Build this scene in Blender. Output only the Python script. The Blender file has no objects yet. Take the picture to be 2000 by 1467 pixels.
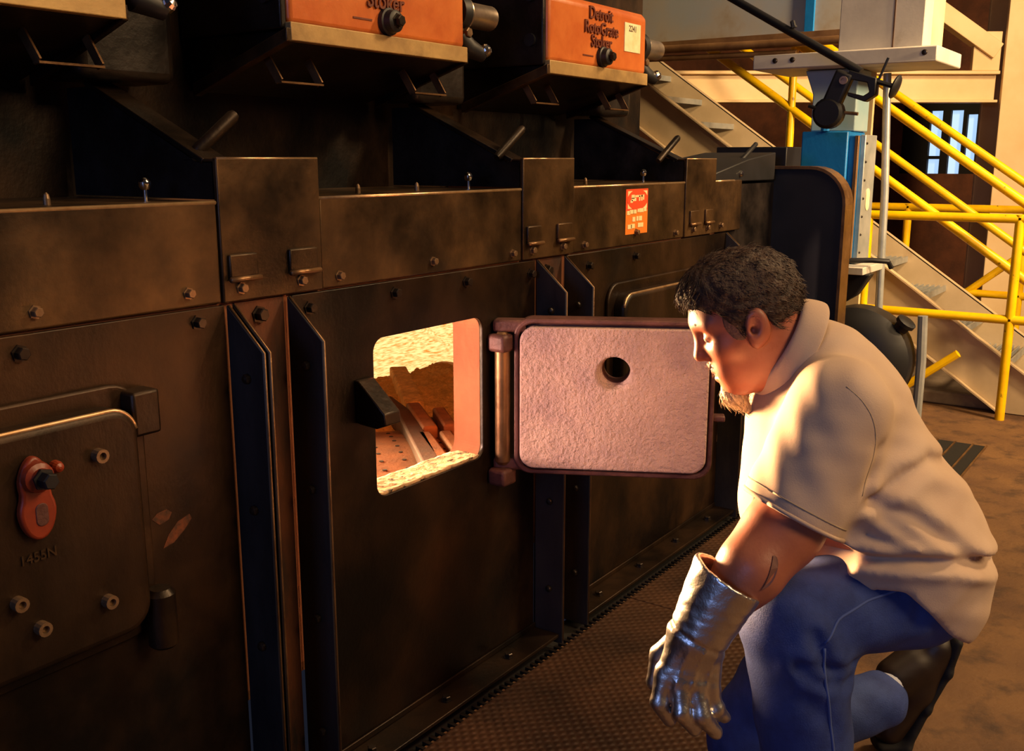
import bpy, bmesh, math, random
import numpy as np
from mathutils import Vector, Matrix
from mathutils.bvhtree import BVHTree
random.seed(7); np.random.seed(7)
scene = bpy.context.scene
COL = scene.collection
R = math.radians

# ------------------------------------------------------------------ camera
cd = bpy.data.cameras.new('camera'); cam = bpy.data.objects.new('camera', cd); COL.objects.link(cam)
cam.location = (0, -1.48, 1.35); cam.rotation_euler = (R(90 - 12.2), 0, R(-55))
cd.sensor_width = 36; cd.lens = 1950 / 2000 * 36; cd.clip_start = 0.02
scene.camera = cam
scene.view_settings.view_transform = 'Standard'; scene.view_settings.look = 'None'
scene.view_settings.gamma = 1.0; scene.view_settings.exposure = 0.0
scene.view_settings.use_curve_mapping = False

# ------------------------------------------------------------------ world and lamps
w = bpy.data.worlds.new('world'); scene.world = w; w.use_nodes = True
w.node_tree.nodes['Background'].inputs[0].default_value = (0.30, 0.36, 0.62, 1)
w.node_tree.nodes['Background'].inputs[1].default_value = 0.028

def area(name, loc, target, sx, sy, power, col, spread=180):
    l = bpy.data.lights.new(name, 'AREA'); l.shape = 'RECTANGLE'; l.size = sx; l.size_y = sy
    l.energy = power; l.color = col; l.spread = R(spread)
    o = bpy.data.objects.new(name, l); COL.objects.link(o); o.location = loc
    o.rotation_euler = (Vector(target) - Vector(loc)).to_track_quat('-Z', 'Y').to_euler()
    return o
SODIUM = (1.0, 0.66, 0.33)
# high-bay sodium lamps of the boiler hall, overhead and out of the frame
area('high_bay_lamp_hall', (2.0, -4.9, 4.0), (2.4, -0.9, 0.8), 1.8, 1.8, 180, SODIUM)
area('high_bay_lamp_stair', (4.9, -3.0, 4.3), (6.2, 0.3, 0.8), 0.8, 0.8, 290, SODIUM)
area('stair_fill_light', (4.4, -3.6, 2.6), (5.9, 1.2, 1.5), 0.4, 0.4, 75, SODIUM, 90)  # added fill light that brightens the upper stairs
area('high_bay_lamp_gallery', (2.2, -0.7, 3.9), (2.2, 0.0, 1.2), 0.7, 0.7, 18, SODIUM)
# daylight from windows down the hall on the left
area('daylight_window', (-4.2, -1.6, 2.3), (1.5, -0.6, 0.9), 1.8, 1.4, 52, (0.30, 0.46, 1.0))
# added fill lamps hidden behind the opening, standing in for the fire's glow
area('fire_fill_front', (2.02, 1.36, 0.78), (1.60, -1.0, 0.86), 0.80, 0.28, 72, (1.0, 0.57, 0.26), 55)
area('fire_fill_side', (.48, 1.0, 0.79), (2.1, -0.25, 0.76), 0.36, 0.30, 8, (1.0, 0.64, 0.50), 55)

# ------------------------------------------------------------------ materials
def lin(h):
    c = [int(h[i:i + 2], 16) / 255 for i in (0, 2, 4)]
    return tuple(((x / 12.92) if x <= 0.04045 else ((x + 0.055) / 1.055) ** 2.4) for x in c) + (1,)
MATS = {}
def mat(name, c1, c2=None, rough=0.5, metal=0.0, scale=6.0, stretch=(1, 1, 1), bump=0.0, bscale=60.0,
        rvar=0.0, c3=None, s3=3.0, t3=(0.55, 0.68), emit=None, estr=0.0, spec=0.5, detail=5.0, t2=(0.35, 0.65), sss=0):
    m = bpy.data.materials.new(name); m.use_nodes = True; nt = m.node_tree; N = nt.nodes; L = nt.links
    b = N['Principled BSDF']
    b.inputs['Base Color'].default_value = lin(c1) if isinstance(c1, str) else c1
    b.inputs['Roughness'].default_value = rough; b.inputs['Metallic'].default_value = metal
    b.inputs['Specular IOR Level'].default_value = spec
    tc = N.new('ShaderNodeTexCoord'); mp = N.new('ShaderNodeMapping'); mp.inputs['Scale'].default_value = stretch
    L.new(tc.outputs['Object'], mp.inputs['Vector'])
    def noise(s, d=detail):
        n = N.new('ShaderNodeTexNoise'); n.inputs['Scale'].default_value = s; n.inputs['Detail'].default_value = d
        n.inputs['Roughness'].default_value = 0.6
        L.new(mp.outputs[0], n.inputs['Vector']); return n
    last = None
    if c2 is not None:
        n = noise(scale); r = N.new('ShaderNodeValToRGB'); L.new(n.outputs['Fac'], r.inputs[0])
        r.color_ramp.elements[0].position = t2[0]; r.color_ramp.elements[1].position = t2[1]
        r.color_ramp.elements[0].color = lin(c1); r.color_ramp.elements[1].color = lin(c2)
        last = r.outputs[0]
        if rvar:
            mr = N.new('ShaderNodeMapRange'); L.new(n.outputs['Fac'], mr.inputs[0])
            mr.inputs[3].default_value = rough - rvar; mr.inputs[4].default_value = rough + rvar
            mr.inputs[1].default_value = .3; mr.inputs[2].default_value = .7
            L.new(mr.outputs[0], b.inputs['Roughness'])
    if c3 is not None and last is not None:
        n3 = noise(s3, 8); r3 = N.new('ShaderNodeValToRGB'); L.new(n3.outputs['Fac'], r3.inputs[0])
        r3.color_ramp.elements[0].position = t3[0]; r3.color_ramp.elements[1].position = t3[1]
        mx = N.new('ShaderNodeMix'); mx.data_type = 'RGBA'
        L.new(r3.outputs[0], mx.inputs[0]); L.new(last, mx.inputs[6]); mx.inputs[7].default_value = lin(c3)
        last = mx.outputs[2]
    if last is not None: L.new(last, b.inputs['Base Color'])
    if bump:
        n2 = noise(bscale, 4); bp = N.new('ShaderNodeBump'); bp.inputs['Strength'].default_value = bump
        bp.inputs['Distance'].default_value = 0.01
        L.new(n2.outputs['Fac'], bp.inputs['Height']); L.new(bp.outputs[0], b.inputs['Normal'])
    if emit is not None:
        b.inputs['Emission Color'].default_value = lin(emit) if isinstance(emit, str) else emit
        b.inputs['Emission Strength'].default_value = estr
    if sss:
        b.inputs['Subsurface Weight'].default_value = sss; b.inputs['Subsurface Radius'].default_value = (.01, .004, .002)
    MATS[name] = m; return m

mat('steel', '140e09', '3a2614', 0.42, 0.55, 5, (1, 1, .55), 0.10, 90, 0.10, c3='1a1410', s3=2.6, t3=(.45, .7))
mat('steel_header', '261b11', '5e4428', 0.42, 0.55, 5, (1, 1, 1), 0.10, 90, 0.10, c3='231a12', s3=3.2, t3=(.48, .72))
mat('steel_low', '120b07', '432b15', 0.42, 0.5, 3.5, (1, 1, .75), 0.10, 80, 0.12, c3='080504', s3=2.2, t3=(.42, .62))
mat('steel_black', '14110f', '2b2320', 0.38, 0.4, 8, bump=0.1, rvar=.1)
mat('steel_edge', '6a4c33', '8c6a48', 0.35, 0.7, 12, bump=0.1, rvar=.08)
mat('rib_steel', '1c1a1c', '342c28', 0.5, 0.15, 6, (1, 1, .4), bump=0.1, rvar=.1)
mat('glint_steel', 'b8926a', 'd8b890', 0.30, 0.8, 25)  # pale worn steel carrying the lamp highlights on edges
mat('rust', '1c0f08', '5a2c0e', 0.7, 0.1, 7, (1.5, 1, .5), 0.2, 60)
mat('bolt', '6b543f', '94775a', 0.4, 0.6, 30, rvar=.1)
mat('bolt_dark', '241d1a', '3d322a', 0.35, 0.6, 30, rvar=.1)
mat('chrome', 'c8c4be', None, 0.16, 1.0)
mat('brushed', 'a09080', 'c0b0a0', 0.33, 0.9, 20)
mat('orange_paint', 'b45a26', 'c87236', 0.34, 0.0, 7, bump=0.08, bscale=40, c3='8e3b18', s3=5, t3=(.6, .8))
mat('lip_steel', '9c7d50', 'bb9a62', 0.5, 0.3, 8, bump=0.08, c3='6d5536', s3=6, t3=(.5, .75))
mat('letter', '5a2410', '6e3014', 0.5, 0.0, 20)
mat('paper', 'e8d8b0', 'd8c494', 0.8, 0, 30)
mat('ink', '4a3420', None, 0.8)
mat('iron_cast', '4a2c28', '6b443c', 0.55, 0.25, 14, bump=0.25, bscale=70)
mat('patch_brown', '6a3418', '2c1a0e', 0.6, 0.1, 70)
mat('latch_red', '8a3216', '6e2612', 0.4, 0.0, 12, bump=0.05)
mat('castable', 'c8a698', 'b4948a', 0.9, 0, 9, bump=1.0, bscale=85, c3='97787c', s3=4, t3=(.5, .75))
mat('jamb_ref', '9a6040', '865034', 0.9, 0, 5, bump=0.15, bscale=40)
mat('sill_ref', 'b89a74', '967a58', 0.95, 0, 12, bump=0.5, bscale=60, c3='2b2018', s3=48, t3=(.56, .62))
mat('chamber_brick', '5a3a24', '7a4c2c', 0.95, 0, 6, bump=0.3)
mat('ash', '7a5630', 'c4955a', 0.95, 0, 38, bump=0.8, bscale=130, c3='3a2614', s3=9, t3=(.5, .7), emit='c8641c', estr=.16)  # faint emission adds firelight to the ash as ember glow
mat('grate_iron', '6a4222', '8a5a32', 0.8, 0.0, 14, bump=0.3, bscale=90)
mat('grate_dark', '3a2010', '4c2a16', 0.8, 0.0, 14, bump=0.2)
mat('white_paint', 'c9c2b8', 'b7b0a8', 0.5, 0, 5, bump=0.05, c3='8c7c66', s3=4, t3=(.58, .75))
mat('cream_paint', 'e2c79a', 'd8b988', 0.5, 0, 3, bump=0.03)
mat('stair_paint', 'cbb694', 'bba684', 0.5, 0, 4, bump=0.04, c3='a89070', s3=5, t3=(.6, .8))
mat('yellow_paint', 'f2c400', 'e0b000', 0.35, 0, 8, c3='7a5c10', s3=22, t3=(.66, .72))
mat('blue_paint', '0f6cb4', '187cc8', 0.4, 0, 6, bump=0.06, c3='0f4f78', s3=7, t3=(.6, .8))
mat('pale_blue', '8fb2bf', 'a9bcc0', 0.5, 0, 5)
mat('galvanised', '9aa0a2', 'b4b6b4', 0.4, 0.5, 12)
mat('duct_paint', '98a0a8', 'a99c84', 0.6, 0, 2.0, c3='7c6c50', s3=2, t3=(.5, .7))
mat('pipe_brown', '6a4c30', '8a6844', 0.45, 0.3, 8)
mat('black_paint', '0e0e12', '18171c', 0.5, 0.1, 8)
mat('concrete', '583c26', '70502f', 0.75, 0, 3.2, bump=0.3, bscale=70, c3='38261a', s3=9, t3=(.5, .72))
mat('kerb', '8a7a68', '6a5a4a', 0.8, 0, 5, bump=0.2)
mat('brick_far', '4e2c1a', '6a3c22', 0.9, 0, 5, bump=0.2)
mat('dark_void', '0c0806', None, 0.9)
mat('daylight', 'a8c8e8', None, 0.5, emit=(0.45, 0.68, 1.0, 1), estr=1.0)
mat('fire', 'ff9030', None, 0.9)
mat('sticker_red', 'e84a1c', None, 0.6)
mat('sticker_orange', 'e07a1c', None, 0.6)
mat('sticker_pale', 'ffd9a0', None, 0.6)
mat('shirt', 'c3a993', 'bca08a', 0.85, 0, 7, bump=0.12, bscale=420)
mat('shirt_trim', 'a8977c', 'b8a688', 0.9, 0, 200)
mat('shirt_seam', 'a08c74', None, 0.9)
mat('denim', '22346e', '2c4080', 0.8, 0, 30, bump=0.25, bscale=380, c3='3c528e', s3=6, t3=(.5, .8))
mat('denim_seam', '4a5c94', None, 0.85)
mat('skin', 'a8644a', '985640', 0.45, 0, 12, bump=0.06, bscale=160, sss=.08, c3='8c4c30', s3=9, t3=(.55, .8))
mat('lip_skin', '8a4436', None, 0.45)
mat('hair', '2c180d', '462a18', 0.55, 0, 90, (1, 1, 1), 0.5, 260, c3='553620', s3=14, t3=(.55, .8))
mat('hair_grey', '6a4a3c', '5c4034', 0.6, 0, 60, bump=0.5, bscale=160)
mat('goatee', '9c8468', 'c4ac8c', 0.6, 0, 60, bump=0.4, bscale=200)
mat('eye_white', 'c8b8a8', None, 0.25)
mat('tattoo', '74493c', None, 0.6)
mat('foil', 'e2dcd8', 'cfc8c4', 0.34, 1.0, 18, bump=0.16, bscale=60, rvar=.06)
mat('shoe', '1c110b', '2a1a10', 0.5, 0, 12)
mat('sole', '0f0b09', None, 0.8)
mat('sock', 'd8dce4', None, 0.9)

def checker_mat():   # raised lozenge floor plate: fine relief only
    m = mat('checker', '3a271c', '553a28', 0.5, 0.35, 4, c3='241812', s3=3, t3=(.5, .75)); nt = m.node_tree; N = nt.nodes; L = nt.links
    b = N['Principled BSDF']; tc = N.new('ShaderNodeTexCoord'); mp = N.new('ShaderNodeMapping')
    mp.inputs['Rotation'].default_value = (0, 0, R(45)); mp.inputs['Scale'].default_value = (1, 1, 1)
    L.new(tc.outputs['Object'], mp.inputs[0])
    wv = []
    for ax in ('X', 'Y'):
        wn = N.new('ShaderNodeTexWave'); wn.bands_direction = ax; wn.inputs['Scale'].default_value = 15
        wn.inputs['Distortion'].default_value = 0; L.new(mp.outputs[0], wn.inputs['Vector']); wv.append(wn)
    mul = N.new('ShaderNodeMath'); mul.operation = 'MULTIPLY'
    L.new(wv[0].outputs['Fac'], mul.inputs[0]); L.new(wv[1].outputs['Fac'], mul.inputs[1])
    bp = N.new('ShaderNodeBump'); bp.inputs['Strength'].default_value = .35; bp.inputs['Distance'].default_value = .01
    L.new(mul.outputs[0], bp.inputs['Height']); L.new(bp.outputs[0], b.inputs['Normal'])
checker_mat()

def fire_mat():
    m = MATS['fire']; nt = m.node_tree; N = nt.nodes; L = nt.links; b = N['Principled BSDF']
    tc = N.new('ShaderNodeTexCoord'); n = N.new('ShaderNodeTexNoise'); n.inputs['Scale'].default_value = 60
    n.inputs['Detail'].default_value = 6; mp = N.new('ShaderNodeMapping'); mp.inputs['Scale'].default_value = (.35, .8, 3)
    L.new(tc.outputs['Object'], mp.inputs[0]); L.new(mp.outputs[0], n.inputs['Vector'])
    r = N.new('ShaderNodeValToRGB'); L.new(n.outputs['Fac'], r.inputs[0])
    e = r.color_ramp.elements; e[0].position = .32; e[0].color = (.75, .22, .03, 1); e[1].position = .62; e[1].color = (1, .72, .28, 1)
    L.new(r.outputs[0], b.inputs['Emission Color']); b.inputs['Emission Strength'].default_value = 1.5
    b.inputs['Base Color'].default_value = (.3, .12, .03, 1)
fire_mat()

# ------------------------------------------------------------------ mesh helpers
class MB:
    def __init__(s): s.bm = bmesh.new()
    def box(s, x0, x1, y0, y1, z0, z1):
        v = [s.bm.verts.new((x, y, z)) for x in (x0, x1) for y in (y0, y1) for z in (z0, z1)]
        for f in ((0, 1, 3, 2), (4, 6, 7, 5), (0, 4, 5, 1), (2, 3, 7, 6), (0, 2, 6, 4), (1, 5, 7, 3)):
            s.bm.faces.new([v[i] for i in f])
        return s
    def prism(s, pts, axis, a0, a1):
        """polygon pts in the two other axes (order x,y,z without axis), extruded along axis"""
        def mk(p, a):
            q = list(p); q.insert(axis, a); return s.bm.verts.new(q)
        A = [mk(p, a0) for p in pts]; B = [mk(p, a1) for p in pts]; n = len(pts)
        s.bm.faces.new(A); s.bm.faces.new(B[::-1])
        for i in range(n): s.bm.faces.new((A[i], B[i], B[(i + 1) % n], A[(i + 1) % n]))
        return s
    def lathe(s, prof, p0, p1, n=16):
        """prof: list of (t, r) with t metres along p0->p1 direction"""
        p0 = Vector(p0); d = (Vector(p1) - p0).normalized()
        u = d.orthogonal().normalized(); v = d.cross(u); rings = []
        for t, r in prof:
            rings.append([s.bm.verts.new(p0 + d * t + (u * math.cos(a) + v * math.sin(a)) * max(r, 1e-4)) for a in [2 * math.pi * i / n for i in range(n)]])
        for A, B in zip(rings, rings[1:]):
            for i in range(n): s.bm.faces.new((A[i], A[(i + 1) % n], B[(i + 1) % n], B[i]))
        s.bm.faces.new(rings[0][::-1]); s.bm.faces.new(rings[-1]); return s
    def cyl(s, p0, p1, r, n=16):
        return s.lathe([(0, r), ((Vector(p1) - Vector(p0)).length, r)], p0, p1, n)
    def tube(s, pts, r, n=10):
        pts = [Vector(p) for p in pts]; rings = []; u = None
        for i, p in enumerate(pts):
            d = (pts[min(i + 1, len(pts) - 1)] - pts[max(i - 1, 0)]).normalized()
            u = d.orthogonal().normalized() if u is None else (u - d * u.dot(d)).normalized()
            v = d.cross(u); rr = r[i] if isinstance(r, (list, tuple)) else r
            rings.append([s.bm.verts.new(p + (u * math.cos(a) + v * math.sin(a)) * rr) for a in [2 * math.pi * k / n for k in range(n)]])
        for A, B in zip(rings, rings[1:]):
            for i in range(n): s.bm.faces.new((A[i], A[(i + 1) % n], B[(i + 1) % n], B[i]))
        s.bm.faces.new(rings[0][::-1]); s.bm.faces.new(rings[-1]); return s
    def bar(s, p0, p1, w, h, up=(0, 0, 1)):
        p0 = Vector(p0); p1 = Vector(p1); d = (p1 - p0).normalized(); sd = d.cross(Vector(up)).normalized(); u = sd.cross(d)
        A = []; B = []
        for a, b in ((-1, -1), (1, -1), (1, 1), (-1, 1)):
            o = sd * (a * w / 2) + u * (b * h / 2); A.append(s.bm.verts.new(p0 + o)); B.append(s.bm.verts.new(p1 + o))
        s.bm.faces.new(A[::-1]); s.bm.faces.new(B)
        for i in range(4): s.bm.faces.new((A[i], A[(i + 1) % 4], B[(i + 1) % 4], B[i]))
        return s
    def build(s, name, m, parent=None, bevel=0.0, smooth=False, seg=2):
        bmesh.ops.recalc_face_normals(s.bm, faces=s.bm.faces)
        me = bpy.data.meshes.new(name); s.bm.to_mesh(me); s.bm.free()
        return link(name, me, m, parent, bevel, smooth, seg)

LOCAL = set()
def link(name, me, m, parent=None, bevel=0.0, smooth=False, seg=2):
    if m: me.materials.append(MATS[m])
    o = bpy.data.objects.new(name, me); COL.objects.link(o)
    if parent:
        o.parent = parent
        if parent.type == 'EMPTY' and parent.name not in LOCAL: o.matrix_parent_inverse = Matrix.Translation(-Vector(parent.location))
    if bevel:
        b = o.modifiers.new('bevel', 'BEVEL'); b.width = bevel; b.segments = seg; b.limit_method = 'ANGLE'; b.angle_limit = R(40)
    if smooth or bevel:
        for p in me.polygons: p.use_smooth = True
        if not smooth or smooth == 'auto':
            me.set_sharp_from_angle(angle=R(35))
    return o
def tag(o, label=None, cat=None, group=None, kind=None):
    if label: o['label'] = label
    if cat: o['category'] = cat
    if group: o['group'] = group
    if kind: o['kind'] = kind
    return o
def thing(name, label, cat, loc=(0, 0, 0), group=None, rz=0):
    o = bpy.data.objects.new(name, None); COL.objects.link(o); o.empty_display_size = .05
    o.location = loc; o.rotation_euler = (0, 0, rz)
    return tag(o, label, cat, group)
def struct(o): o['kind'] = 'structure'; return o
def rrect(cx, cz, hw, hh, r, n=6):
    pts = []
    for k, (sx, sz) in enumerate(((1, 1), (-1, 1), (-1, -1), (1, -1))):
        for i in range(n + 1):
            a = math.pi / 2 * (k + i / n)
            pts.append((cx + sx * (hw - r) + r * math.cos(a), cz + sz * (hh - r) + r * math.sin(a)))
    return pts
def plate_hole(mb, x0, x1, z0, z1, hole, y0, y1):
    """plate in the XZ plane with a hole (list of x,z), y0 front, y1 back"""
    cx = sum(p[0] for p in hole) / len(hole); cz = sum(p[1] for p in hole) / len(hole)
    outer = []
    for p in hole:
        dx, dz = p[0] - cx, p[1] - cz; t = 1e9
        if dx > 1e-9: t = min(t, (x1 - cx) / dx)
        if dx < -1e-9: t = min(t, (x0 - cx) / dx)
        if dz > 1e-9: t = min(t, (z1 - cz) / dz)
        if dz < -1e-9: t = min(t, (z0 - cz) / dz)
        outer.append([cx + dx * t, cz + dz * t])
    for cxn, czn in ((x0, z0), (x0, z1), (x1, z0), (x1, z1)):      # snap nearest to corners
        i = min(range(len(outer)), key=lambda k: (outer[k][0] - cxn) ** 2 + (outer[k][1] - czn) ** 2); outer[i] = [cxn, czn]
    bm = mb.bm; n = len(hole)
    V = [[bm.verts.new((p[0], y, p[1])) for p in L_] for L_ in (hole, outer) for y in (y0, y1)]
    hf, hb, of, ob = V
    for i in range(n):
        j = (i + 1) % n
        bm.faces.new((hf[i], of[i], of[j], hf[j])); bm.faces.new((hb[j], ob[j], ob[i], hb[i]))
        bm.faces.new((hf[i], hf[j], hb[j], hb[i])); bm.faces.new((of[j], of[i], ob[i], ob[j]))
    return mb
_bolt = {}
def bolt(parent, p, axis=(0, -1, 0), r=0.011, h=0.012, m='bolt', kind='hex', name='bolt'):
    key = (round(r, 4), round(h, 4), m, kind)
    if key not in _bolt:
        mb = MB(); n = 6 if kind == 'hex' else 14
        if kind == 'hex': mb.lathe([(0, r * 1.35), (h * .2, r * 1.35), (h * .21, r), (h * .9, r), (h, r * .85)], (0, 0, 0), (0, 0, 1), 6)
        elif kind == 'socket': mb.lathe([(0, r), (h, r), (h, r * .55), (h * .45, r * .5)], (0, 0, 0), (0, 0, 1), 14)
        else: mb.lathe([(0, r), (h * .5, r * .95), (h * .85, r * .7), (h, r * .2)], (0, 0, 0), (0, 0, 1), 14)
        bmesh.ops.recalc_face_normals(mb.bm, faces=mb.bm.faces)
        me = bpy.data.meshes.new(name); mb.bm.to_mesh(me); mb.bm.free(); me.materials.append(MATS[m])
        _bolt[key] = me
    o = bpy.data.objects.new(name, _bolt[key]); COL.objects.link(o); o.parent = parent
    if parent.type == 'EMPTY' and parent.name not in LOCAL: o.matrix_parent_inverse = Matrix.Translation(-Vector(parent.location))
    o.location = p; o.rotation_euler = Vector(axis).to_track_quat('Z', 'Y').to_euler(); return o
def text_mesh(body, size, ext, align='CENTER'):
    c = bpy.data.curves.new('txt', 'FONT'); c.body = body; c.size = size; c.extrude = ext; c.align_x = align; c.align_y = 'CENTER'
    c.offset = size * 0.012
    o = bpy.data.objects.new('txt', c); COL.objects.link(o)
    me = bpy.data.meshes.new_from_object(o.evaluated_get(bpy.context.evaluated_depsgraph_get()))
    bpy.data.objects.remove(o); bpy.data.curves.remove(c); return me
def text_obj(name, body, size, ext, loc, m, parent, rz=0, sx=1):
    me = text_mesh(body, size, ext)
    me.transform(Matrix.Diagonal((sx, 1, 1, 1))); me.transform(Matrix.Rotation(R(90), 4, 'X')); me.transform(Matrix.Translation(loc))
    return link(name, me, m, parent)

# ------------------------------------------------------------------ the hall
f = MB().box(-3, 14, -8, -0.10, -0.3, 0.0).box(4.2, 14, -0.10, 6, -0.3, 0.0).build('floor', 'concrete'); struct(f)
tag(f, 'brown stained concrete floor of the boiler hall')
for k, (xa, xb) in enumerate(((-0.4, 1.15), (1.153, 2.60), (2.603, 4.05))):
    MB().box(xa, xb, -0.80 if k < 2 else -0.62, -0.112, 0.0005, 0.006).build('steel_plate', 'checker', f, .0015)
wb = MB().box(10.2, 10.4, -8, -0.15, 0, 5.2).box(10.2, 10.4, -0.15, 1.1, 0, 1.22).box(10.2, 10.4, -.15, 1.1, 1.9, 5.2).box(10.2, 10.4, 1.1, 9, 0, 5.2).build('wall_back', 'brick_far'); struct(wb)
tag(wb, 'dark brown brick wall far behind the stairs')
wi = thing('window_1', 'tall narrow daylight window panes in the far brick wall', 'window', (10.2, .5, 1.22)); struct(wi); del wi['category']
for (y0, y1, z0, z1) in ((.75, .86, 1.22, 1.355), (.75, .86, 1.385, 1.80), (.57, .68, 1.22, 1.80), (.445, .535, 1.33, 1.76)):
    MB().box(10.29, 10.31, y0, y1, z0, z1).build('pane', 'daylight', wi)
for (y0, y1) in ((.86, 1.1), (.68, .75), (.535, .57), (-.15, .445)):
    MB().box(10.22, 10.36, y0, y1, 1.22, 1.9).build('mullion', 'dark_void', wi)
for (y0, y1, z0, z1) in ((.75, .86, 1.355, 1.385), (.75, .86, 1.80, 1.9), (.57, .68, 1.80, 1.9), (.445, .535, 1.76, 1.9), (.445, .535, 1.22, 1.33)):
    MB().box(10.22, 10.36, y0, y1, z0, z1).build('transom', 'dark_void', wi)

# ------------------------------------------------------------------ furnace front
ff = thing('furnace_front', 'long dark riveted steel boiler furnace front with ribs, doors and bolts', 'boiler', (1.8, 0, 0))
SEAM = 1.090
POSTS = ((1.188, 1.438), (2.159, 2.410), (3.128, 3.371))
# header plates with folded top ledge
for x0, x1 in ((-0.5, 1.186), (1.44, 2.157), (2.412, 3.126), (3.373, 3.62)):
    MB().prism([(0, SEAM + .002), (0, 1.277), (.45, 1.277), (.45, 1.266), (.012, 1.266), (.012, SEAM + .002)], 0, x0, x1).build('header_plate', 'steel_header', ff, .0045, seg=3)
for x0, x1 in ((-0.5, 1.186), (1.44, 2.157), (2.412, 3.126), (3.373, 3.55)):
    MB().tube([(x0, .003, 1.2745), (x1, .003, 1.2745)], .0040, 8).build('worn_edge_glint', 'glint_steel', ff, smooth=True)  # bright tube puts the lamp highlight onto the worn ledge edge
def clip(parent, x0, x1, z):
    c = MB().box(x0, x1, -.012, -.002, z - .005, z + .038).build('clip', 'steel_header', parent, .003)
    MB().tube([(x0 - .002, -.014, z - .008), (x1 + .003, -.014, z - .008)], .0055, 8).build('clip_pin', 'steel_edge', c, smooth=True)
    bolt(c, ((x0 + x1) / 2 - .004, -.004, z - .026), r=.009, h=.012)
for k, (x0, x1) in enumerate(POSTS):
    p = MB().box(x0, x1, -.004, .008, SEAM + .002, 1.354).box(x0, x1, -.003, .09, 1.346, 1.353).build('post_cover', 'steel_header', ff, .003)
    MB().tube([(x0 + .002, -.002, 1.3525), (x1 - .002, -.002, 1.3525)], .0022, 6).build('worn_edge_glint', 'glint_steel', p, smooth=True)  # highlight line along the post top, put in as pale steel
    if k < 2: clip(p, x0 + .012, x0 + .078, 1.142); clip(p, x1 - .092, x1 - .018, 1.142)
    else: clip(p, x0 + .03, x0 + .1, 1.142); clip(p, x1 - .09, x1 - .03, 1.142)
    g = MB().prism([(.009, 1.28), (.009, 1.345), (.05, 1.345), (.37, 1.490), (.44, 1.490), (.44, 1.28)], 0, x0, x0 + .008).build('gusset', 'steel_black', ff)
    MB().prism([(.03, 1.352), (.375, 1.504), (.38, 1.494), (.035, 1.342)], 0, x0 - .002, x0 + .055).build('gusset_flange', 'steel', g, .002)
for k, (a, b, r) in enumerate((((1.205, .075, 1.362), (1.283, .05, 1.434), .0125), ((2.13, .06, 1.355), (2.235, .05, 1.432), .0115),
                               ((3.06, .07, 1.345), (3.187, .06, 1.425), .011))):
    lv = MB().lathe([(0, r * .8), (.01, r), ((Vector(b) - Vector(a)).length - .008, r), ((Vector(b) - Vector(a)).length, r * .7)], a, b, 12).build('lever', 'steel', ff, smooth='auto')
# lower panels
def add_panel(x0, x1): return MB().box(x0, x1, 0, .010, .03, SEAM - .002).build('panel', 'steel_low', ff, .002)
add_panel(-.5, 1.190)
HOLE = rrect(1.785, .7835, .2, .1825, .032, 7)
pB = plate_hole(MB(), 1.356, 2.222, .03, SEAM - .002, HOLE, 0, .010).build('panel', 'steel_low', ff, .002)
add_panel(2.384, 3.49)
for x0, x1 in ((1.218, 1.339), (2.240, 2.364)):
    MB().box(x0, x1, .006, .012, .0, SEAM - .002).build('rib_channel', 'rust', ff)
MB().box(3.50, 4.0, .02, .03, 0, 1.26).build('end_panel', 'steel_black', ff)
RIB = [(-.001, SEAM - .002), (-.095, 1.008), (-.095, .0), (-.001, .0)]
for x0, x1 in ((1.193, 1.201), (1.2065, 1.2145), (1.341, 1.351), (2.226, 2.236), (2.366, 2.376), (3.485, 3.495)):
    rb_ = MB().prism(RIB, 0, x0, x1).build('rib', 'rib_steel', ff, .002)
    MB().tube([((x0 + x1) / 2, -.004, SEAM - .003), ((x0 + x1) / 2, -.0945, 1.007), ((x0 + x1) / 2, -.0945, .01)], .0026, 6).build('worn_edge_glint', 'steel_edge', rb_, smooth=True)  # lighter tube gives the rib edge its highlight
# base flanges with serrated strip under them
for x0, x1 in ((-.5, 1.190), (1.353, 2.224), (2.378, 3.62)):
    fl = MB().box(x0, x1, -.086, 0, .020, .030).box(x0, x1, -.006, .0, .030, .045).build('base_flange', 'steel', ff, .002)
    n = int((x1 - x0) / .27)
    for i in range(n): bolt(fl, (x0 + .14 + i * .27, -.045, .030), (0, 0, 1), .011, .012, 'bolt_dark')
t = MB()
for i in range(170):
    x = -.3 + i * .024; t.box(x, x + .010, -.110, -.086, -.02, .004)
tag(t.build('serrated_strip', 'steel_black', ff), kind='stuff')
MB().box(-.5, 4.2, -.112, .0, -.3, -.02).build('trench_bed', 'dark_void', ff)
# bolts on header, panels and ribs
for x, z in ((.829, 1.12), (1.113, 1.118), (1.488, 1.115), (1.793, 1.12), (2.114, 1.114), (2.472, 1.112), (2.783, 1.13), (3.06, 1.112), (3.43, 1.118)):
    bolt(ff, (x, 0, z), r=.0085, h=.013)
for x, z in ((.798, 1.06), (1.128, 1.064), (1.658, 1.061), (1.918, 1.06), (2.197, 1.054), (2.783, 1.056), (1.40, 1.058), (2.50, 1.05)):
    bolt(ff, (x, 0, z), r=.0105, h=.016, m='bolt_dark')
for x, z in ((1.275, 1.06), (2.285, 1.055)): bolt(ff, (x, .006, z), r=.013, h=.018, m='bolt_dark')
for xr in (1.193, 1.341, 2.226, 2.366):
    for z in (.955, .70, .42, .16): bolt(ff, (xr, -.05, z), (-1, 0, 0), .010, .010, 'bolt_dark', 'dome')
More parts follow.
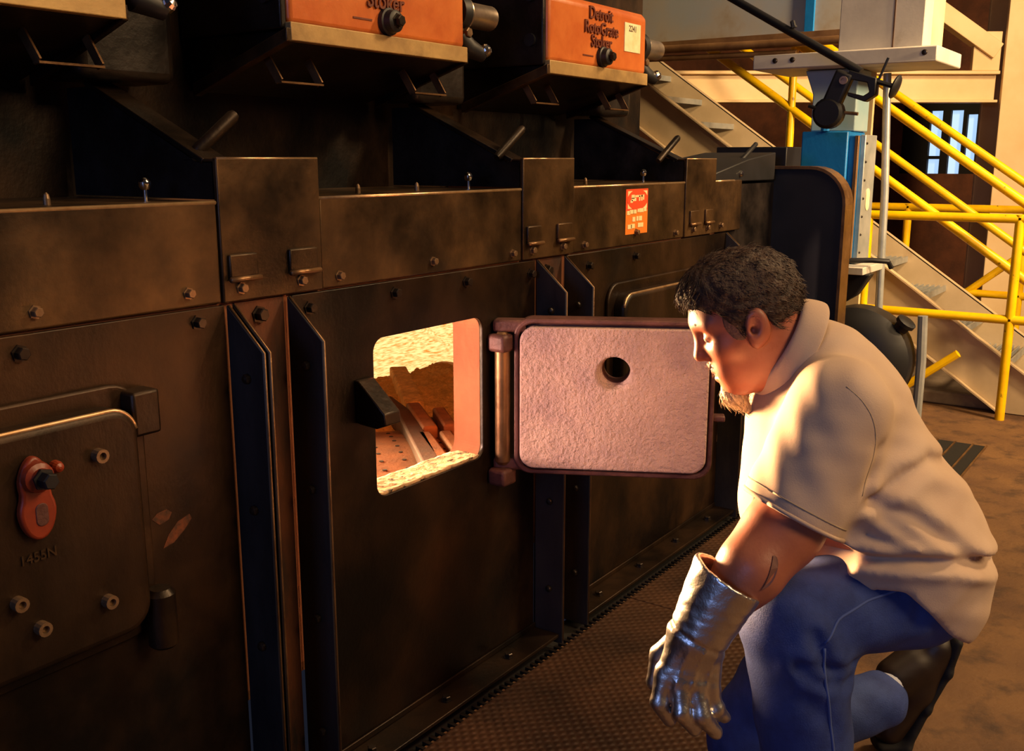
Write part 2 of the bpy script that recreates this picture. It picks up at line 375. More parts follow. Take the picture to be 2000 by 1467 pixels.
# ledge knobs and studs
for x, z, r in ((1.112, 1.311, .011), (2.063, 1.310, .011), (3.017, 1.303, .011)):
    o = MB().lathe([(0, .004), (.02, .004), (.021, r * .7), (.027, r), (.034, r), (.040, r * .6), (.042, .002)], (x, .1, 1.277), (x, .1, 1.4), 14).build('ledge_knob', 'chrome', ff, smooth='auto')
for x in (1.668, 1.871, .72, .93, 2.66):
    bolt(ff, (x, .11, 1.277), (0, 0, 1), .006, .02, 'bolt', 'dome')
# plates above and behind the ledge
MB().box(-.5, 3.65, .455, .47, 1.2, 2.7).build('upper_plate', 'steel_low', ff)
for x, z in ((1.537, 1.662), (1.647, 1.674), (1.42, 1.555), (2.46, 1.66), (2.36, 1.55)): bolt(ff, (x, .455, z), r=.012, h=.016, m='brushed', kind='dome')
MB().prism([(3.375, 1.270), (3.375, 1.30), (3.70, 1.352), (3.98, 1.379), (3.98, 1.270)], 1, .01, .32).build('end_hood', 'black_paint', ff, .004)
MB().box(4.10, 4.28, .01, .32, 1.270, 1.402).build('end_hood', 'black_paint', ff, .004)
bolt(ff, (3.62, .01, 1.298), r=.012, h=.012, m='chrome', kind='dome')
MB().lathe([(0, .009), (.14, .009), (.145, .006)], (3.74, .06, 1.345), (3.869, .05, 1.413), 12).build('lever', 'black_paint', ff, smooth='auto')
# lining, sill and chamber
plate_hole(MB(), .3, 3.61, .3, 1.26, HOLE, .0105, .095).build('refractory_lining', 'jamb_ref', ff)
cb = MB().box(.2, .3, .0105, 2.6, .3, 1.3).box(4.5, 4.55, .36, 2.6, .3, 1.26).box(3.60, 3.62, .0955, .36, .3, 1.26).box(3.60, 4.55, .345, .36, .3, 1.26).box(.2, 4.55, 2.6, 2.7, .3, 1.3).box(.2, 3.62, .096, .36, 1.2605, 1.265).box(.2, 4.55, .3605, 2.7, 1.2605, 1.265).box(.2, 3.62, .0105, .36, .28, .3).box(.2, 4.55, .3605, 2.7, .28, .3)
cb.build('chamber_wall', 'chamber_brick', ff)
def hnoise(x, y, s, seed=0):
    r = np.random.RandomState(seed); v = 0
    for k in range(7):
        a = r.rand() * 6.28; fq = s * (0.6 + 1.4 * r.rand()); v = v + np.sin((x * np.cos(a) + y * np.sin(a)) * fq + r.rand() * 6.28)
    return v / 4.0
def grid_mesh(name, x0, x1, y0, y1, nx, ny, zf, m, parent=None, thick=None):
    X, Y = np.meshgrid(np.linspace(x0, x1, nx), np.linspace(y0, y1, ny), indexing='ij'); Z = zf(X, Y)
    V = np.stack([X, Y, Z], -1).reshape(-1, 3); I = np.arange(nx * ny).reshape(nx, ny)
    F = np.stack([I[:-1, :-1], I[1:, :-1], I[1:, 1:], I[:-1, 1:]], -1).reshape(-1, 4)
    me = bpy.data.meshes.new(name); me.from_pydata(V.tolist(), [], F.tolist())
    o = link(name, me, m, parent, smooth=True)
    if thick:
        md = o.modifiers.new('solid', 'SOLIDIFY'); md.thickness = thick; md.offset = -1
    return o
grid_mesh('sill', 1.597, 1.975, .003, .093, 90, 24, lambda X, Y: .6085 + .0016 * hnoise(X, Y, 40, 3) + .0008 * hnoise(X, Y, 130, 4) - .006 * np.clip((Y - .078) / .015 + .5 * hnoise(X, Y * 0, 40, 5), 0, 1), 'sill_ref', ff, .008)
# grate and ash behind the opening
ash = grid_mesh('ash_bed', .9, 3.59, .1, 1.44, 240, 130, lambda X, Y: .405 + .016 * hnoise(X, Y, 18, 1) + .007 * hnoise(X, Y, 60, 2) + np.random.rand(*X.shape) * .012 + .05 * np.clip(Y - 1.3, 0, 1), 'ash')
tag(ash, 'brown cinder and ash bed with firelight added as ember glow, lying on the furnace grate', 'ash', kind='stuff')
DV = Vector((.64, .77, 0))
def gbar(p0, p1, w, h, m, name='grate_bar'): return MB().bar((*p0, .40 + h / 2), (*p1, .40 + h / 2), w, h).build(name, m, ff, .008)
gbar((2.60, .81), (2.13, .28), .060, .085, 'grate_dark'); gbar((2.72, 1.01), (2.59, .80), .055, .08, 'grate_dark')
gbar((2.66, .82), (2.44, .555), .050, .095, 'grate_iron'); gbar((2.41, .56), (2.20, .30), .045, .085, 'grate_iron')
gbar((2.65, .74), (2.28, .31), .040, .055, 'grate_dark')
gbar((2.66, .70), (2.50, .52), .045, .095, 'grate_iron'); gbar((2.46, .51), (2.30, .32), .042, .085, 'grate_iron')
gbar((2.80, .93), (3.26, 1.42), .075, .055, 'ash')
pp = grid_mesh('perforated_plate', 0, .55, -.30, .25, 12, 12, lambda X, Y: .0 * X + .02 - .3 * (Y + .05) ** 2, 'grate_iron', ff)
pp.location = (2.12, .78, .435); pp.matrix_parent_inverse = Matrix.Translation(-Vector(ff.location)); pp.rotation_euler = (0, 0, R(50) - math.pi / 2 + .0)
hb = MB()
for i in range(7):
    for j in range(7):
        x = .06 + i * .07; y = -.24 + j * .07; hb.cyl((x, y, .02 - .3 * (y + .05) ** 2 - .001), (x, y, .0215 - .3 * (y + .05) ** 2), .007, 8)
h = hb.build('vent_hole', 'dark_void', pp); h['kind'] = 'stuff'
fire = grid_mesh('fire', .5, 4.48, 1.45, 2.55, 160, 60, lambda X, Y: .40 + .02 * hnoise(X, Y, 14, 8) + .10 * np.clip(Y - 1.6, 0, 1) + np.clip(Y - 1.9, 0, 1) * (.55 + .35 * hnoise(X, Y * .2, 12, 9)), 'fire')
tag(fire, 'bright yellow flames burning at the back of the grate', 'fire')

# closed doors
def door_closed(dx, full):
    hw = .28
    d = MB().prism(rrect(.68 + dx, .757, hw, .197, .05, 6), 1, -.052, -.001).build('access_door', 'steel', ff, .014, seg=4)
    MB().prism(rrect(.68 + dx, .757, hw + .035, .228, .06, 6), 1, -.012, 0).build('door_frame', 'steel_low', d, .004)
    b1 = MB().box(.955 + dx, 1.008 + dx, -.045, -.0, .895, .972).build('hinge', 'steel', d, .006)
    MB().lathe([(0, .020), (.006, .026), (.10, .026), (.11, .018)], (.985 + dx, -.035, .505), (.985 + dx, -.035, .7), 16).build('hinge_knuckle', 'steel', d, smooth='auto')
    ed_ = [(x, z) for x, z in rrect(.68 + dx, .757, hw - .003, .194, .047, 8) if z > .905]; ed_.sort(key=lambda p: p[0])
    MB().tube([(x, -.045, z) for x, z in ed_], .0042, 8).build('worn_edge_glint', 'glint_steel', d, smooth=True)  # bevel highlight of the door top, put in as a pale tube
    if full:
        for x, z in ((.879, .887), (.873, .638), (.757, .637), (.725, .69)): bolt(d, (x, -.052, z), r=.0115, h=.016, m='bolt', kind='socket')
        bolt(d, (.806, -.052, .887), r=.010, h=.018, m='latch_red', kind='dome')
        la = MB(); n = 40; pts = []
        for i in range(n):       # pear-shaped latch plate
            a = 2 * math.pi * i / n; sz = math.sin(a)
            rx = .030 + .004 * (-sz); pts.append((.7665 + rx * math.cos(a) * (1 - .22 * math.exp(-((sz - .1) / .25) ** 2)), .848 + .066 * sz))
        o = la.prism(pts, 1, -.068, -.052).build('latch', 'latch_red', d, .005, seg=3)
        MB().lathe([(0, .026), (.012, .024), (.018, .018), (.03, .016)], (.768, -.066, .882), (.768, -.2, .882), 20).build('latch_boss', 'latch_red', o, smooth='auto') if False else None
        lb = MB().lathe([(0, .025), (.010, .023), (.014, .016), (.022, .015)], (.768, -.066, .882), (.768, -.2, .882), 20).build('latch_boss', 'latch_red', d, smooth='auto')
        bolt(d, (.768, -.085, .882), r=.013, h=.024, m='black_paint', name='latch_nut')
        MB().prism(rrect(.770, .822, .010, .018, .009, 5), 1, -.0695, -.067).build('latch_slot', 'iron_cast', d, .001)
        text_obj('cast_number', '1455N', .022, .0015, (.765, -.053, .752), 'steel_header', d)
    return d
door_closed(0, True); door_closed(2.235, False)
for pts in ([(1.003, .728), (1.015, .736), (1.035, .738), (1.045, .730), (1.038, .718), (1.018, .714)], [(1.082, .716), (1.086, .706), (1.07, .690), (1.045, .672), (1.022, .668), (1.035, .690), (1.055, .708)]):
    MB().prism(pts, 1, -.0008, .0).build('brown_patch', 'patch_brown', ff)  # thin irregular brown patches on the panel face

# catch block beside the opening
MB().prism([(0, .886), (-.012, .886), (-.085, .822), (-.088, .797), (-.06, .786), (0, .79)], 0, 1.522, 1.572).build('door_catch', 'steel', ff, .003)

# open door, swung outward about its hinge
DM = Matrix.Translation((2.055, -.05, 0)) @ Matrix.Rotation(R(-62), 4, 'Z')
def dpart(mb, name, m, parent, bevel=0, smooth=False, seg=2):
    mb.bm.transform(DM); return mb.build(name, m, parent, bevel, smooth, seg)
ZC = .757
dr = MB(); HC = [(.253 + .043 * math.cos(a), .826 + .043 * math.sin(a)) for a in [2 * math.pi * (i + .5) / 40 for i in range(40)]]
def rr_hole(mb, cx, cz, hw, hh, r, hole, y0, y1, k0=1, k1=1):
    hx = sum(p[0] for p in hole) / len(hole); hz = sum(p[1] for p in hole) / len(hole); n = len(hole)
    rim = rrect(cx, cz, hw, hh, r, 9); bm = mb.bm
    # order rim by angle about the hole, equal count
    ang = sorted(rim, key=lambda p: math.atan2(p[1] - hz, p[0] - hx)); ho = sorted(hole, key=lambda p: math.atan2(p[1] - hz, p[0] - hx))
    assert len(ang) == n
    sc_ = lambda p, k: (hx + .03 * (1 - k) + (p[0] - hx) * k, hz + .04 * (1 - k) + (p[1] - hz) * k)
    hf, hb_ = [[bm.verts.new((sc_(p, k)[0], y, sc_(p, k)[1])) for p in ho] for y, k in ((y0, k0), (y1, k1))]
    of, ob = [[bm.verts.new((p[0], y, p[1])) for p in ang] for y in (y0, y1)]
    for i in range(n):
        j = (i + 1) % n
        for q in ((hf[i], of[i], of[j], hf[j]), (hb_[j], ob[j], ob[i], hb_[i]), (hf[i], hf[j], hb_[j], hb_[i]), (of[j], of[i], ob[i], ob[j])): bm.faces.new(q)
    return mb
od = dpart(rr_hole(MB(), .252, ZC, .252, .203, .045, HC, .0, .045, .80, .76), 'open_door', 'iron_cast', ff, .008, seg=3)
dpart(rr_hole(MB(), .252, ZC, .252, .203, .045, HC, -.02, .0), 'rim', 'iron_cast', od) if False else None
ring = MB(); outr = rrect(.252, ZC, .252, .203, .045, 9); inr = rrect(.252, ZC, .240, .191, .040, 9)
for A, B_, y in ((outr, inr, -.022),):
    va = [ring.bm.verts.new((p[0], y, p[1])) for p in A]; vb = [ring.bm.verts.new((p[0], y, p[1])) for p in B_]
    vc = [ring.bm.verts.new((p[0], .001, p[1])) for p in A]; vd = [ring.bm.verts.new((p[0], .001, p[1])) for p in B_]; n = len(va)
    for i in range(n):
        j = (i + 1) % n
        for q in ((va[i], va[j], vb[j], vb[i]), (va[i], vc[i], vc[j], va[j]), (vb[j], vd[j], vd[i], vb[i]), (vc[i], vd[i], vd[j], vc[j])): ring.bm.faces.new(q)
dpart(ring, 'door_rim', 'iron_cast', od, .004)
dpart(rr_hole(MB(), .252, ZC, .236, .184, .038, HC, -.036, -.001, 1, .80), 'refractory_block', 'castable', od, .006, seg=3)
for z0, z1 in ((.806, .832), (.70, .716)): dpart(MB().box(.496, .535, .004, .036, z0, z1), 'latch_lug', 'iron_cast', od, .004)
for z0, z1 in ((.922, .955), (.560, .592)):
    dpart(MB().box(-.055, .03, -.018, .03, z0, z1), 'hinge_arm', 'iron_cast', od, .008)
MB().lathe([(0, .012), (.01, .020), (.34, .020), (.35, .012)], (2.028, -.03, .575), (2.028, -.03, 2), 18).build('hinge_pin', 'steel_edge', ff, smooth='auto')
for z in (.874, .52): MB().box(2.0, 2.06, -.055, 0, z, z + .046).build('hinge_bracket', 'iron_cast', ff, .010, seg=3)

# sticker
st = thing('warning_sticker', 'small orange-red warning sticker on the header plate', 'sticker', (2.79, -.001, 1.13))
SX0, SX1, SZ0, SZ1 = 2.715, 2.858, 1.125, 1.262
MB().box(SX0, SX1, -.0012, -.0002, SZ0, SZ0 + .072).build('sticker_lower', 'sticker_orange', st)
MB().box(SX0, SX1, -.0012, -.0002, SZ0 + .072, SZ1).build('sticker_upper', 'sticker_red', st)
def stick_poly(pts, m, y, name): MB().prism(pts, 1, y - .0004, y).build(name, m, st)
stick_poly([(SX0 + .012, SZ1 - .006), (SX1 - .006, SZ1 - .006), (SX1 - .006, SZ0 + .078), (SX0 + .012, SZ0 + .078)], 'sticker_pale', -.0012, 'pale_panel')
cx, cz = (SX0 + SX1) / 2 + .003, (SZ1 + SZ0 + .072) / 2
stick_poly([(cx + .066 * math.cos(a), cz + .031 * math.sin(a)) for a in [2 * math.pi * i / 32 for i in range(32)]], 'sticker_red', -.0016, 'oval')
mk = MB()
for u, v, w_, h_ in ((.30, .83, .02, .012), (.34, .77, .03, .010), (.24, .73, .015, .008), (.56, .84, .05, .006), (.60, .79, .008, .016), (.70, .80, .008, .018), (.78, .81, .008, .016),
                     (.12, .48, .02, .012), (.26, .50, .025, .012), (.40, .50, .02, .012), (.56, .52, .012, .010), (.70, .52, .03, .012), (.86, .53, .02, .011),
                     (.36, .33, .018, .014), (.52, .34, .012, .014), (.66, .34, .02, .014), (.18, .17, .025, .013), (.32, .18, .025, .013), (.62, .19, .02, .013), (.74, .19, .016, .013)):
    x = SX0 + u * (SX1 - SX0); z = SZ0 + v * (SZ1 - SZ0); mk.box(x - w_ / 2, x + w_ / 2, -.0024, -.0016 + .0006, z - h_ / 2, z + h_ / 2)
tag(mk.build('lettering', 'sticker_pale', st), kind='stuff')

# ------------------------------------------------------------------ stoker feeders
FL = ('rust-stained stoker feeder with only its steel lip and grab handle showing',
      'orange cast stoker feeder box with pale steel lip above the open furnace door',
      'orange stoker feeder box carrying raised lettering and a white paper label')
for k in range(3):
    dx = .97 * (k - 1); x0, x1 = 1.49 + dx, 2.08 + dx
    fd = thing('stoker_feeder', FL[k], 'feeder', ((x0 + x1) / 2, .3, 1.277), 'stoker feeders above the furnace front')
    MB().prism([(.120, 1.624), (.120, 1.795), (.135, 1.81), (.45, 1.86), (.45, 1.624)], 0, x0 + .004, x1 - .002).build('casting', 'orange_paint', fd, .010, seg=3)
    MB().prism([(.112, 1.588), (.112, 1.625), (.135, 1.625), (.135, 1.588)], 0, x0, x1).build('steel_lip', 'lip_steel', fd, .002)
    MB().prism([(.125, 1.590), (.45, 1.50), (.45, 1.611), (.125, 1.611)], 0, x0 + .01, x1 - .01).build('chute', 'steel_black', fd)
    MB().prism([(.113, 1.613), (.113, 1.586), (.42, 1.488), (.42, 1.515)], 0, x0 - .012, x0 + .010).build('side_flange', 'steel_header', fd, .002)
    MB().prism([(.113, 1.613), (.113, 1.586), (.42, 1.488), (.42, 1.515)], 0, x1 - .010, x1 + .004).build('side_flange', 'steel', fd, .002)
    MB().prism([(.128, 1.612), (.128, 1.79), (.14, 1.80), (.45, 1.85), (.45, 1.612)], 0, x0 - .012, x0 + .0045).build('side_plate', 'steel_black', fd, .004)
    for ox in (.022, .455):
        a, b = x0 + ox, x0 + ox + .125
        MB().bar((a, .215, 1.565), (a + .008, .185, 1.512), .020, .004, (1, 0, 0)).bar((a + .004, .185, 1.511), (b + .002, .185, 1.511), .020, .004, (0, 0, 1)).bar((b - .006, .215, 1.565), (b, .185, 1.512), .020, .004, (1, 0, 0)).build('grab_handle', 'steel_edge', fd)
    kn = MB().lathe([(0, .030), (.012, .030), (.014, .026), (.03, .024), (.034, .018)], (x0 + .299, .12, 1.655), (x0 + .299, -1, 1.655), 20).build('knob', 'black_paint', fd, smooth='auto')
    MB().lathe([(0, .0255), (.006, .0255)], (x0 + .299, .108, 1.655), (x0 + .299, -1, 1.655), 20).build('knob_ring', 'brushed', kn)
    bolt(kn, (x0 + .299, .088, 1.655), r=.013, h=.016, m='bolt_dark')
    for i, (tx, tz, tt) in enumerate(((.24, 1.776, 'Detroit'), (.245, 1.735, 'RotoGrate'), (.245, 1.697, 'Stoker'))):
        text_obj('lettering', tt, .050, .004, (x0 + tx + .05, .119, tz), 'letter', fd, sx=.92)
    MB().box(x0 + .19, x0 + .25, .1185, .1205, 1.652, 1.656).build('dial_mark', 'letter', fd)
    if k == 2:
        pl = MB().box(x0 + .44, x0 + .545, .1180, .1198, 1.685, 1.772).build('paper_label', 'paper', fd)
        text_obj('label_number', '2241', .026, .0003, (x0 + .492, .1176, 1.755), 'ink', pl)
    # drive motor and linkage on the right side of the box
    mo = MB().lathe([(0, .040), (.02, .044), (.022, .036), (.028, .032), (.14, .032), (.145, .026)], (x1 + .03, .17, 1.715), (x1 + 2, .17, 1.715), 22).build('shaft_housing', 'brushed', fd, smooth='auto')
    MB().lathe([(0, .046), (.028, .048), (.034, .036)], (x1 + .012, .17, 1.715), (x1 + 2, .17, 1.715), 22).build('housing_cap', 'black_paint', mo, smooth='auto')
    lk = MB().tube([(x1 + .03, .16, 1.66), (x1 + .05, .15, 1.63), (x1 + .10, .14, 1.615)], [.022, .026, .018], 12).build('crank', 'black_paint', fd, smooth='auto')
    bolt(lk, (x1 + .10, .135, 1.625), (.3, -1, .5), .017, .02, 'chrome', 'dome')
    bolt(lk, (x1 + .035, .15, 1.665), r=.013, h=.02, m='bolt')
    MB().box(x1 + .02, x1 + .24, .30, .44, 1.50, 1.80).build('side_casting', 'steel_black', fd, .02, seg=3)
    for z in (1.68, 1.80): MB().lathe([(0, .018), (.02, .018), (.022, .012)], (x0 - .02, .17, z), (x0 + .1, .17, z), 12).build('side_lug', 'black_paint', fd, smooth='auto')

# ------------------------------------------------------------------ drive end of the furnace
cg = thing('chain_guard', 'tall black rounded chain guard plate at the end of the furnace front', 'guard', (4.03, 0, 0))
def guard_outline(o=0):
    pts = [(.32, 0.0), (.32, 1.325 - o)]
    for i in range(9):
        a = math.pi / 2 * i / 8; pts.append((-.13 - (.15 - o) * math.sin(a), 1.175 + (.15 - o) * math.cos(a)))
    pts.append((-.28 + o, 0.0)); return pts
MB().prism(guard_outline(.012), 0, 4.0, 4.07).build('guard_plate', 'black_paint', cg)
rim = MB(); A = guard_outline(0)[1:]; B_ = guard_outline(.0118)[1:]
for i in range(len(A) - 1):
    q = [(A[i]), (A[i + 1]), (B_[i + 1]), (B_[i])]; rim.prism(q, 0, 3.985, 4.085)
bmesh.ops.remove_doubles(rim.bm, verts=rim.bm.verts, dist=1e-5)
rim.build('guard_rim', 'steel_edge', cg)
MB().box(3.99, 4.0, .12, .128, .1, 1.28).build('guard_seam', 'steel_black', cg)

dh = thing('drive_housing', 'bright blue gear housing with grey bolted side strip below the column', 'housing', (4.72, 0, .55))
MB().box(4.60, 4.86, -.085, .125, .88, 1.475).build('housing_body', 'blue_paint', dh, .006)
MB().box(4.62, 4.86, -.112, -.085, .90, 1.455).build('housing_cover', 'blue_paint', dh, .004)
MB().box(4.615, 4.64, -.128, -.112, .90, 1.455).build('cover_flange', 'pipe_brown', dh, .002)
sp = MB().box(4.70, 4.88, -.135, -.112, .88, 1.46).build('side_strip', 'galvanised', dh, .003)
for i in range(7): bolt(dh, (4.72, -.135, .93 + i * .082), r=.006, h=.006, m='bolt_dark', kind='dome')
MB().prism(rrect(4.79, 1.17, .028, .05, .026, 5), 1, -.138, -.134).build('name_tag', 'paper', dh)
MB().box(4.64, 4.84, .084, .118, .0, .88).build('pedestal', 'black_paint', dh, .01)
MB().box(4.58, 4.90, -.20, .12, .84, .875).build('shelf_plate', 'white_paint', dh, .004)
MB().tube([(4.62, -.12, .90), (4.64, -.22, .905), (4.68, -.28, .90), (4.70, -.29, .87)], .012, 8).build('lever_handle', 'black_paint', dh, smooth='auto')
MB().prism([(-.02, .70), (-.02, .84), (-.22, .84), (-.16, .74), (-.10, .70)], 0, 4.63, 4.70).build('bracket', 'black_paint', dh, .006)
MB().prism([(.10, 1.475), (.10, 1.64), (.14, 1.745), (-.10, 1.745), (-.10, 1.475)], 0, 4.64, 4.84).build('neck', 'pale_blue', dh, .006)
MB().tube([(4.60, .02, 1.476), (4.60, .02, 1.50)], .02, 8).build('filler_plug', 'blue_paint', dh)

bl = thing('blower', 'round black blower casing behind the crouching man', 'blower', (4.75, -.2, 0))
MB().lathe([(0, .12), (.02, .20), (.06, .245), (.16, .25), (.22, .235), (.26, .18), (.27, .10)], (4.58, -.17, .44), (6, -.17, .44), 40).build('casing', 'black_paint', bl, smooth='auto')
MB().lathe([(0, .032), (.03, .034), (.032, .045), (.05, .045), (.055, .03)], (4.66, -.36, .60), (4.64, -.45, .72), 14).build('cap', 'black_paint', bl, smooth='auto')
MB().box(4.62, 4.86, -.26, -.08, 0, .22).build('foot', 'black_paint', bl, .01)
MB().tube([(4.72, -.44, .66), (4.72, -.45, .45), (4.72, -.45, .0)], .022, 10).build('leg_post', 'galvanised', bl, smooth='auto')

sc = thing('support_column', 'white painted steel box column standing on a wide base plate', 'column', (4.68, -.19, 1.745))
MB().box(4.60, 4.74, -.37, -.015, 1.815, 2.9).build('column_shaft', 'white_paint', sc, .004)
MB().box(4.597, 4.60, -.25, -.244, 1.82, 2.9).build('shaft_seam', 'steel_edge', sc)
MB().box(4.74, 4.95, -.37, -.355, 1.815, 2.9).build('column_web', 'cream_paint', sc, .002)  # lighter cream puts the lamp-lit side into the colour
bp_ = MB().box(4.52, 4.98, -.45, .345, 1.748, 1.812).build('base_plate', 'white_paint', sc, .006)
for y in (.24, .16, -.40): bolt(bp_, (4.52, y, 1.785), (-1, 0, 0), .012, .008, 'bolt_dark', 'dome')

lr = thing('linkage_rod', 'long black control rod with crank arm and small hand wheel', 'linkage', (4.2, -.1, 1.5))
MB().tube([(4.35, .46, 2.085), (4.25, .1, 1.885), (4.2, -.24, 1.692)], .017, 12).build('rod', 'black_paint', lr, smooth='auto')
bolt(lr, (4.24, .06, 1.885), (0, .3, 1), .01, .03, 'black_paint')
MB().bar((4.19, -.185, 1.695), (4.19, -.12, 1.535), .075, .05, (1, 0, 0)).build('crank_arm', 'black_paint', lr, .012, seg=3)
MB().lathe([(0, .05), (.01, .062), (.05, .062), (.06, .05)], (4.16, -.125, 1.535), (4.3, -.125, 1.535), 20).build('hub', 'black_paint', lr, smooth='auto')
bolt(lr, (4.165, -.185, 1.66), (-1, 0, 0), .016, .012, 'brushed', 'socket')
MB().prism([(-.20, 1.70), (-.31, 1.665), (-.31, 1.60), (-.27, 1.575), (-.20, 1.60), (-.20, 1.615), (-.262, 1.598), (-.285, 1.612), (-.275, 1.648), (-.20, 1.665)], 0, 4.17, 4.22).build('clevis', 'black_paint', lr, .004)
MB().tube([(4.19, -.30, 1.655), (4.19, -.375, 1.63)], .010, 8).build('spindle', 'black_paint', lr, smooth='auto')
MB().lathe([(0, .012), (.004, .045), (.010, .047), (.016, .04), (.02, .012)], (4.19, -.372, 1.632), (4.19, -.41, 1.618), 22).build('hand_wheel', 'black_paint', lr, smooth='auto')
MB().tube([(4.19, -.315, 1.66), (4.19, -.345, 1.74)], .005, 6).build('pin', 'black_paint', lr)
MB().tube([(4.16, -.05, 1.565), (4.16, -.08, 1.555)], .008, 6).build('set_screw', 'black_paint', lr)
MB().tube([(4.2, -.17, 1.538), (4.2, -.24, 1.530)], .007, 6).build('set_screw', 'bolt', lr)

def pipe(name, pts, r, m, label, cat='pipe', group=None):
    o = MB().tube(pts, r, 12).build(name, m, None, smooth='auto'); return tag(o, label, cat, group)
pipe('conduit_pipe', [(4.95, -.20, 0.0), (4.95, -.17, 1.2), (4.95, -.14, 1.742)], .018, 'galvanised', 'thin grey vertical conduit beside the blue gear housing')
cs = MB().box(4.90, 4.925, -.10, -.02, 0.0, 1.745).build('channel_stanchion', 'cream_paint', None, .002)
tag(cs, 'narrow cream steel upright behind the blue gear housing', 'upright')
pipe('overhead_pipe', [(5.267, 2.2, 1.967), (5.267, .72, 1.944), (5.267, .02, 1.940)], .022, 'pipe_brown', 'upper brown horizontal pipe crossing above the stairs')
pipe('overhead_pipe', [(5.29, 2.2, 1.925), (5.29, .9, 1.900), (5.29, .42, 1.893)], .016, 'pipe_brown', 'lower brown horizontal pipe crossing above the stairs')

# ------------------------------------------------------------------ stairs and yellow railings
sr = thing('staircase', 'cream painted steel staircase with open grating treads', 'stairs', (6.2, -.8, 0))
def ztop(y): return .748 + .69 * y
for x0 in (5.84, 6.55):
    pts = [(-1.08, 0.004), (-.70, 0.004)]
    yb = (.004 - .748 + .30) / .69; pts = [(-1.078, .004), (yb, .004), (2.5, ztop(2.5) - .30), (2.5, ztop(2.5))]
    sgr = MB().prism(pts, 0, x0, x0 + .012).build('stringer', 'stair_paint', sr, .002)
    ex = -.045 if x0 < 6 else -.035
    for o0 in (.0, -.30):
        MB().prism([(-1.07 if o0 == 0 else yb + .02, ztop(-1.07 if o0 == 0 else yb + .02) + o0), (2.5, ztop(2.5) + o0), (2.5, ztop(2.5) + o0 - .010), (-1.07 if o0 == 0 else yb + .02, ztop(-1.07 if o0 == 0 else yb + .02) + o0 - .010)], 0, x0 + (0 if x0 > 6 else -.04), x0 + (.05 if x0 > 6 else .012)).build('stringer_flange', 'stair_paint', sgr)
for k in range(13):
    z = .10 + .165 * k; y = (z - .748 + .12) / .69
    tr = MB().box(5.853, 6.549, y - .11, y - .10, z - .035, z).box(5.853, 6.549, y + .11, y + .12, z - .035, z)
    t_ = tr.build('tread', 'galvanised', sr)
    for j in range(6): MB().box(5.853, 6.549, y - .075 + j * .032, y - .069 + j * .032, z - .025, z - .001).build('slat', 'galvanised', t_)
def rails(x, label, posts):
    h_ = thing('handrail', label, 'handrail', (x, .5, .0), 'yellow pipe handrails of the staircase')
    for o0 in (.83, .46): MB().tube([(x, -1.25, ztop(-1.25) + o0), (x, 2.4, ztop(2.4) + o0)], .024, 12).build('rail', 'yellow_paint', h_, smooth='auto')
    for y in posts: MB().tube([(x, y, ztop(y) - .12), (x, y, ztop(y) + .83)], .022, 12).build('post', 'yellow_paint', h_, smooth='auto')
rails(5.815, 'yellow pipe handrail on the near side of the staircase, beside the guard rail post', (.62,))
rails(6.60, 'yellow pipe handrail on the far side of the staircase, toward the cream column', ())
def guard(x, label, ys, yend):
    g = thing('guard_rail', label, 'railing', (x, -.65, 0), 'yellow guard rails at the foot of the stairs')
    for z in (1.055, .535): MB().tube([(x, yend, z), (x, -1.6, z)], .024, 12).build('rail', 'yellow_paint', g, smooth='auto')
    for y in ys: MB().tube([(x, y, 0.0), (x, y, 1.075)], .024, 12).build('post', 'yellow_paint', g, smooth='auto')
    return g
g1 = guard(5.69, 'yellow pipe guard rail with worn post standing before the staircase', (-.655, .1), .35)
MB().tube([(5.70, -.42, .33), (5.70, -.02, .0)], .022, 10).build('brace', 'yellow_paint', g1, smooth='auto')
g2 = guard(6.74, 'yellow pipe guard rail standing behind the staircase', (-.535, .15), .5)
MB().tube([(6.74, -.51, .77), (6.74, -.10, .42)], .022, 10).build('brace', 'yellow_paint', g2, smooth='auto')
kb = MB().box(5.866, 6.535, -.62, .30, 0.0005, .075).build('concrete_plinth', 'kerb', None, .012); tag(kb, 'low worn concrete plinth under the staircase', 'plinth')

# floor grate
fg = thing('floor_grate', 'dark rectangular trench grate set in the concrete floor', 'grate', (4.8, -.6, 0))
MB().box(4.42, 5.09, -.70, -.42, .0006, .003).build('grate_pit', 'dark_void', fg)
for y in (-.70, -.64, -.56, -.48, -.42): MB().box(4.42, 5.09, y - .004, y + .004, .003, .008).build('bar', 'steel_edge', fg)

# ------------------------------------------------------------------ building steel behind
FH = Vector((math.cos(R(35)), math.sin(R(35)), 0)); RT = Vector((math.sin(R(35)), -math.cos(R(35)), 0))
def hp(dist, a, z): return Vector((0, -1.48, 0)) + FH * dist + RT * a + Vector((0, 0, z))
col = thing('building_column', 'broad cream steel building column behind the railings', 'column', hp(7.7, 3.9, 0))
def box_rt(name, d0, d1, a0, a1, z0, z1, m, parent, bev=.004):
    mb = MB(); bm = mb.bm
    v = [bm.verts.new(hp(d, a, z)) for d in (d0, d1) for a in (a0, a1) for z in (z0, z1)]
    for q in ((0, 1, 3, 2), (4, 6, 7, 5), (0, 4, 5, 1), (2, 3, 7, 6), (0, 2, 6, 4), (1, 5, 7, 3)): bm.faces.new([v[i] for i in q])
    return mb.build(name, m, parent, bev)
box_rt('flange', 7.55, 7.58, 3.57, 3.98, 0, 5, 'cream_paint', col)
box_rt('web', 7.58, 7.85, 3.76, 3.79, 0, 5, 'cream_paint', col)
box_rt('flange', 7.85, 7.88, 3.57, 3.98, 0, 5, 'cream_paint', col)
bm_ = thing('steel_beam', 'cream horizontal steel beam running behind the stairs to the column', 'beam', hp(7.62, 2.4, 1.8))
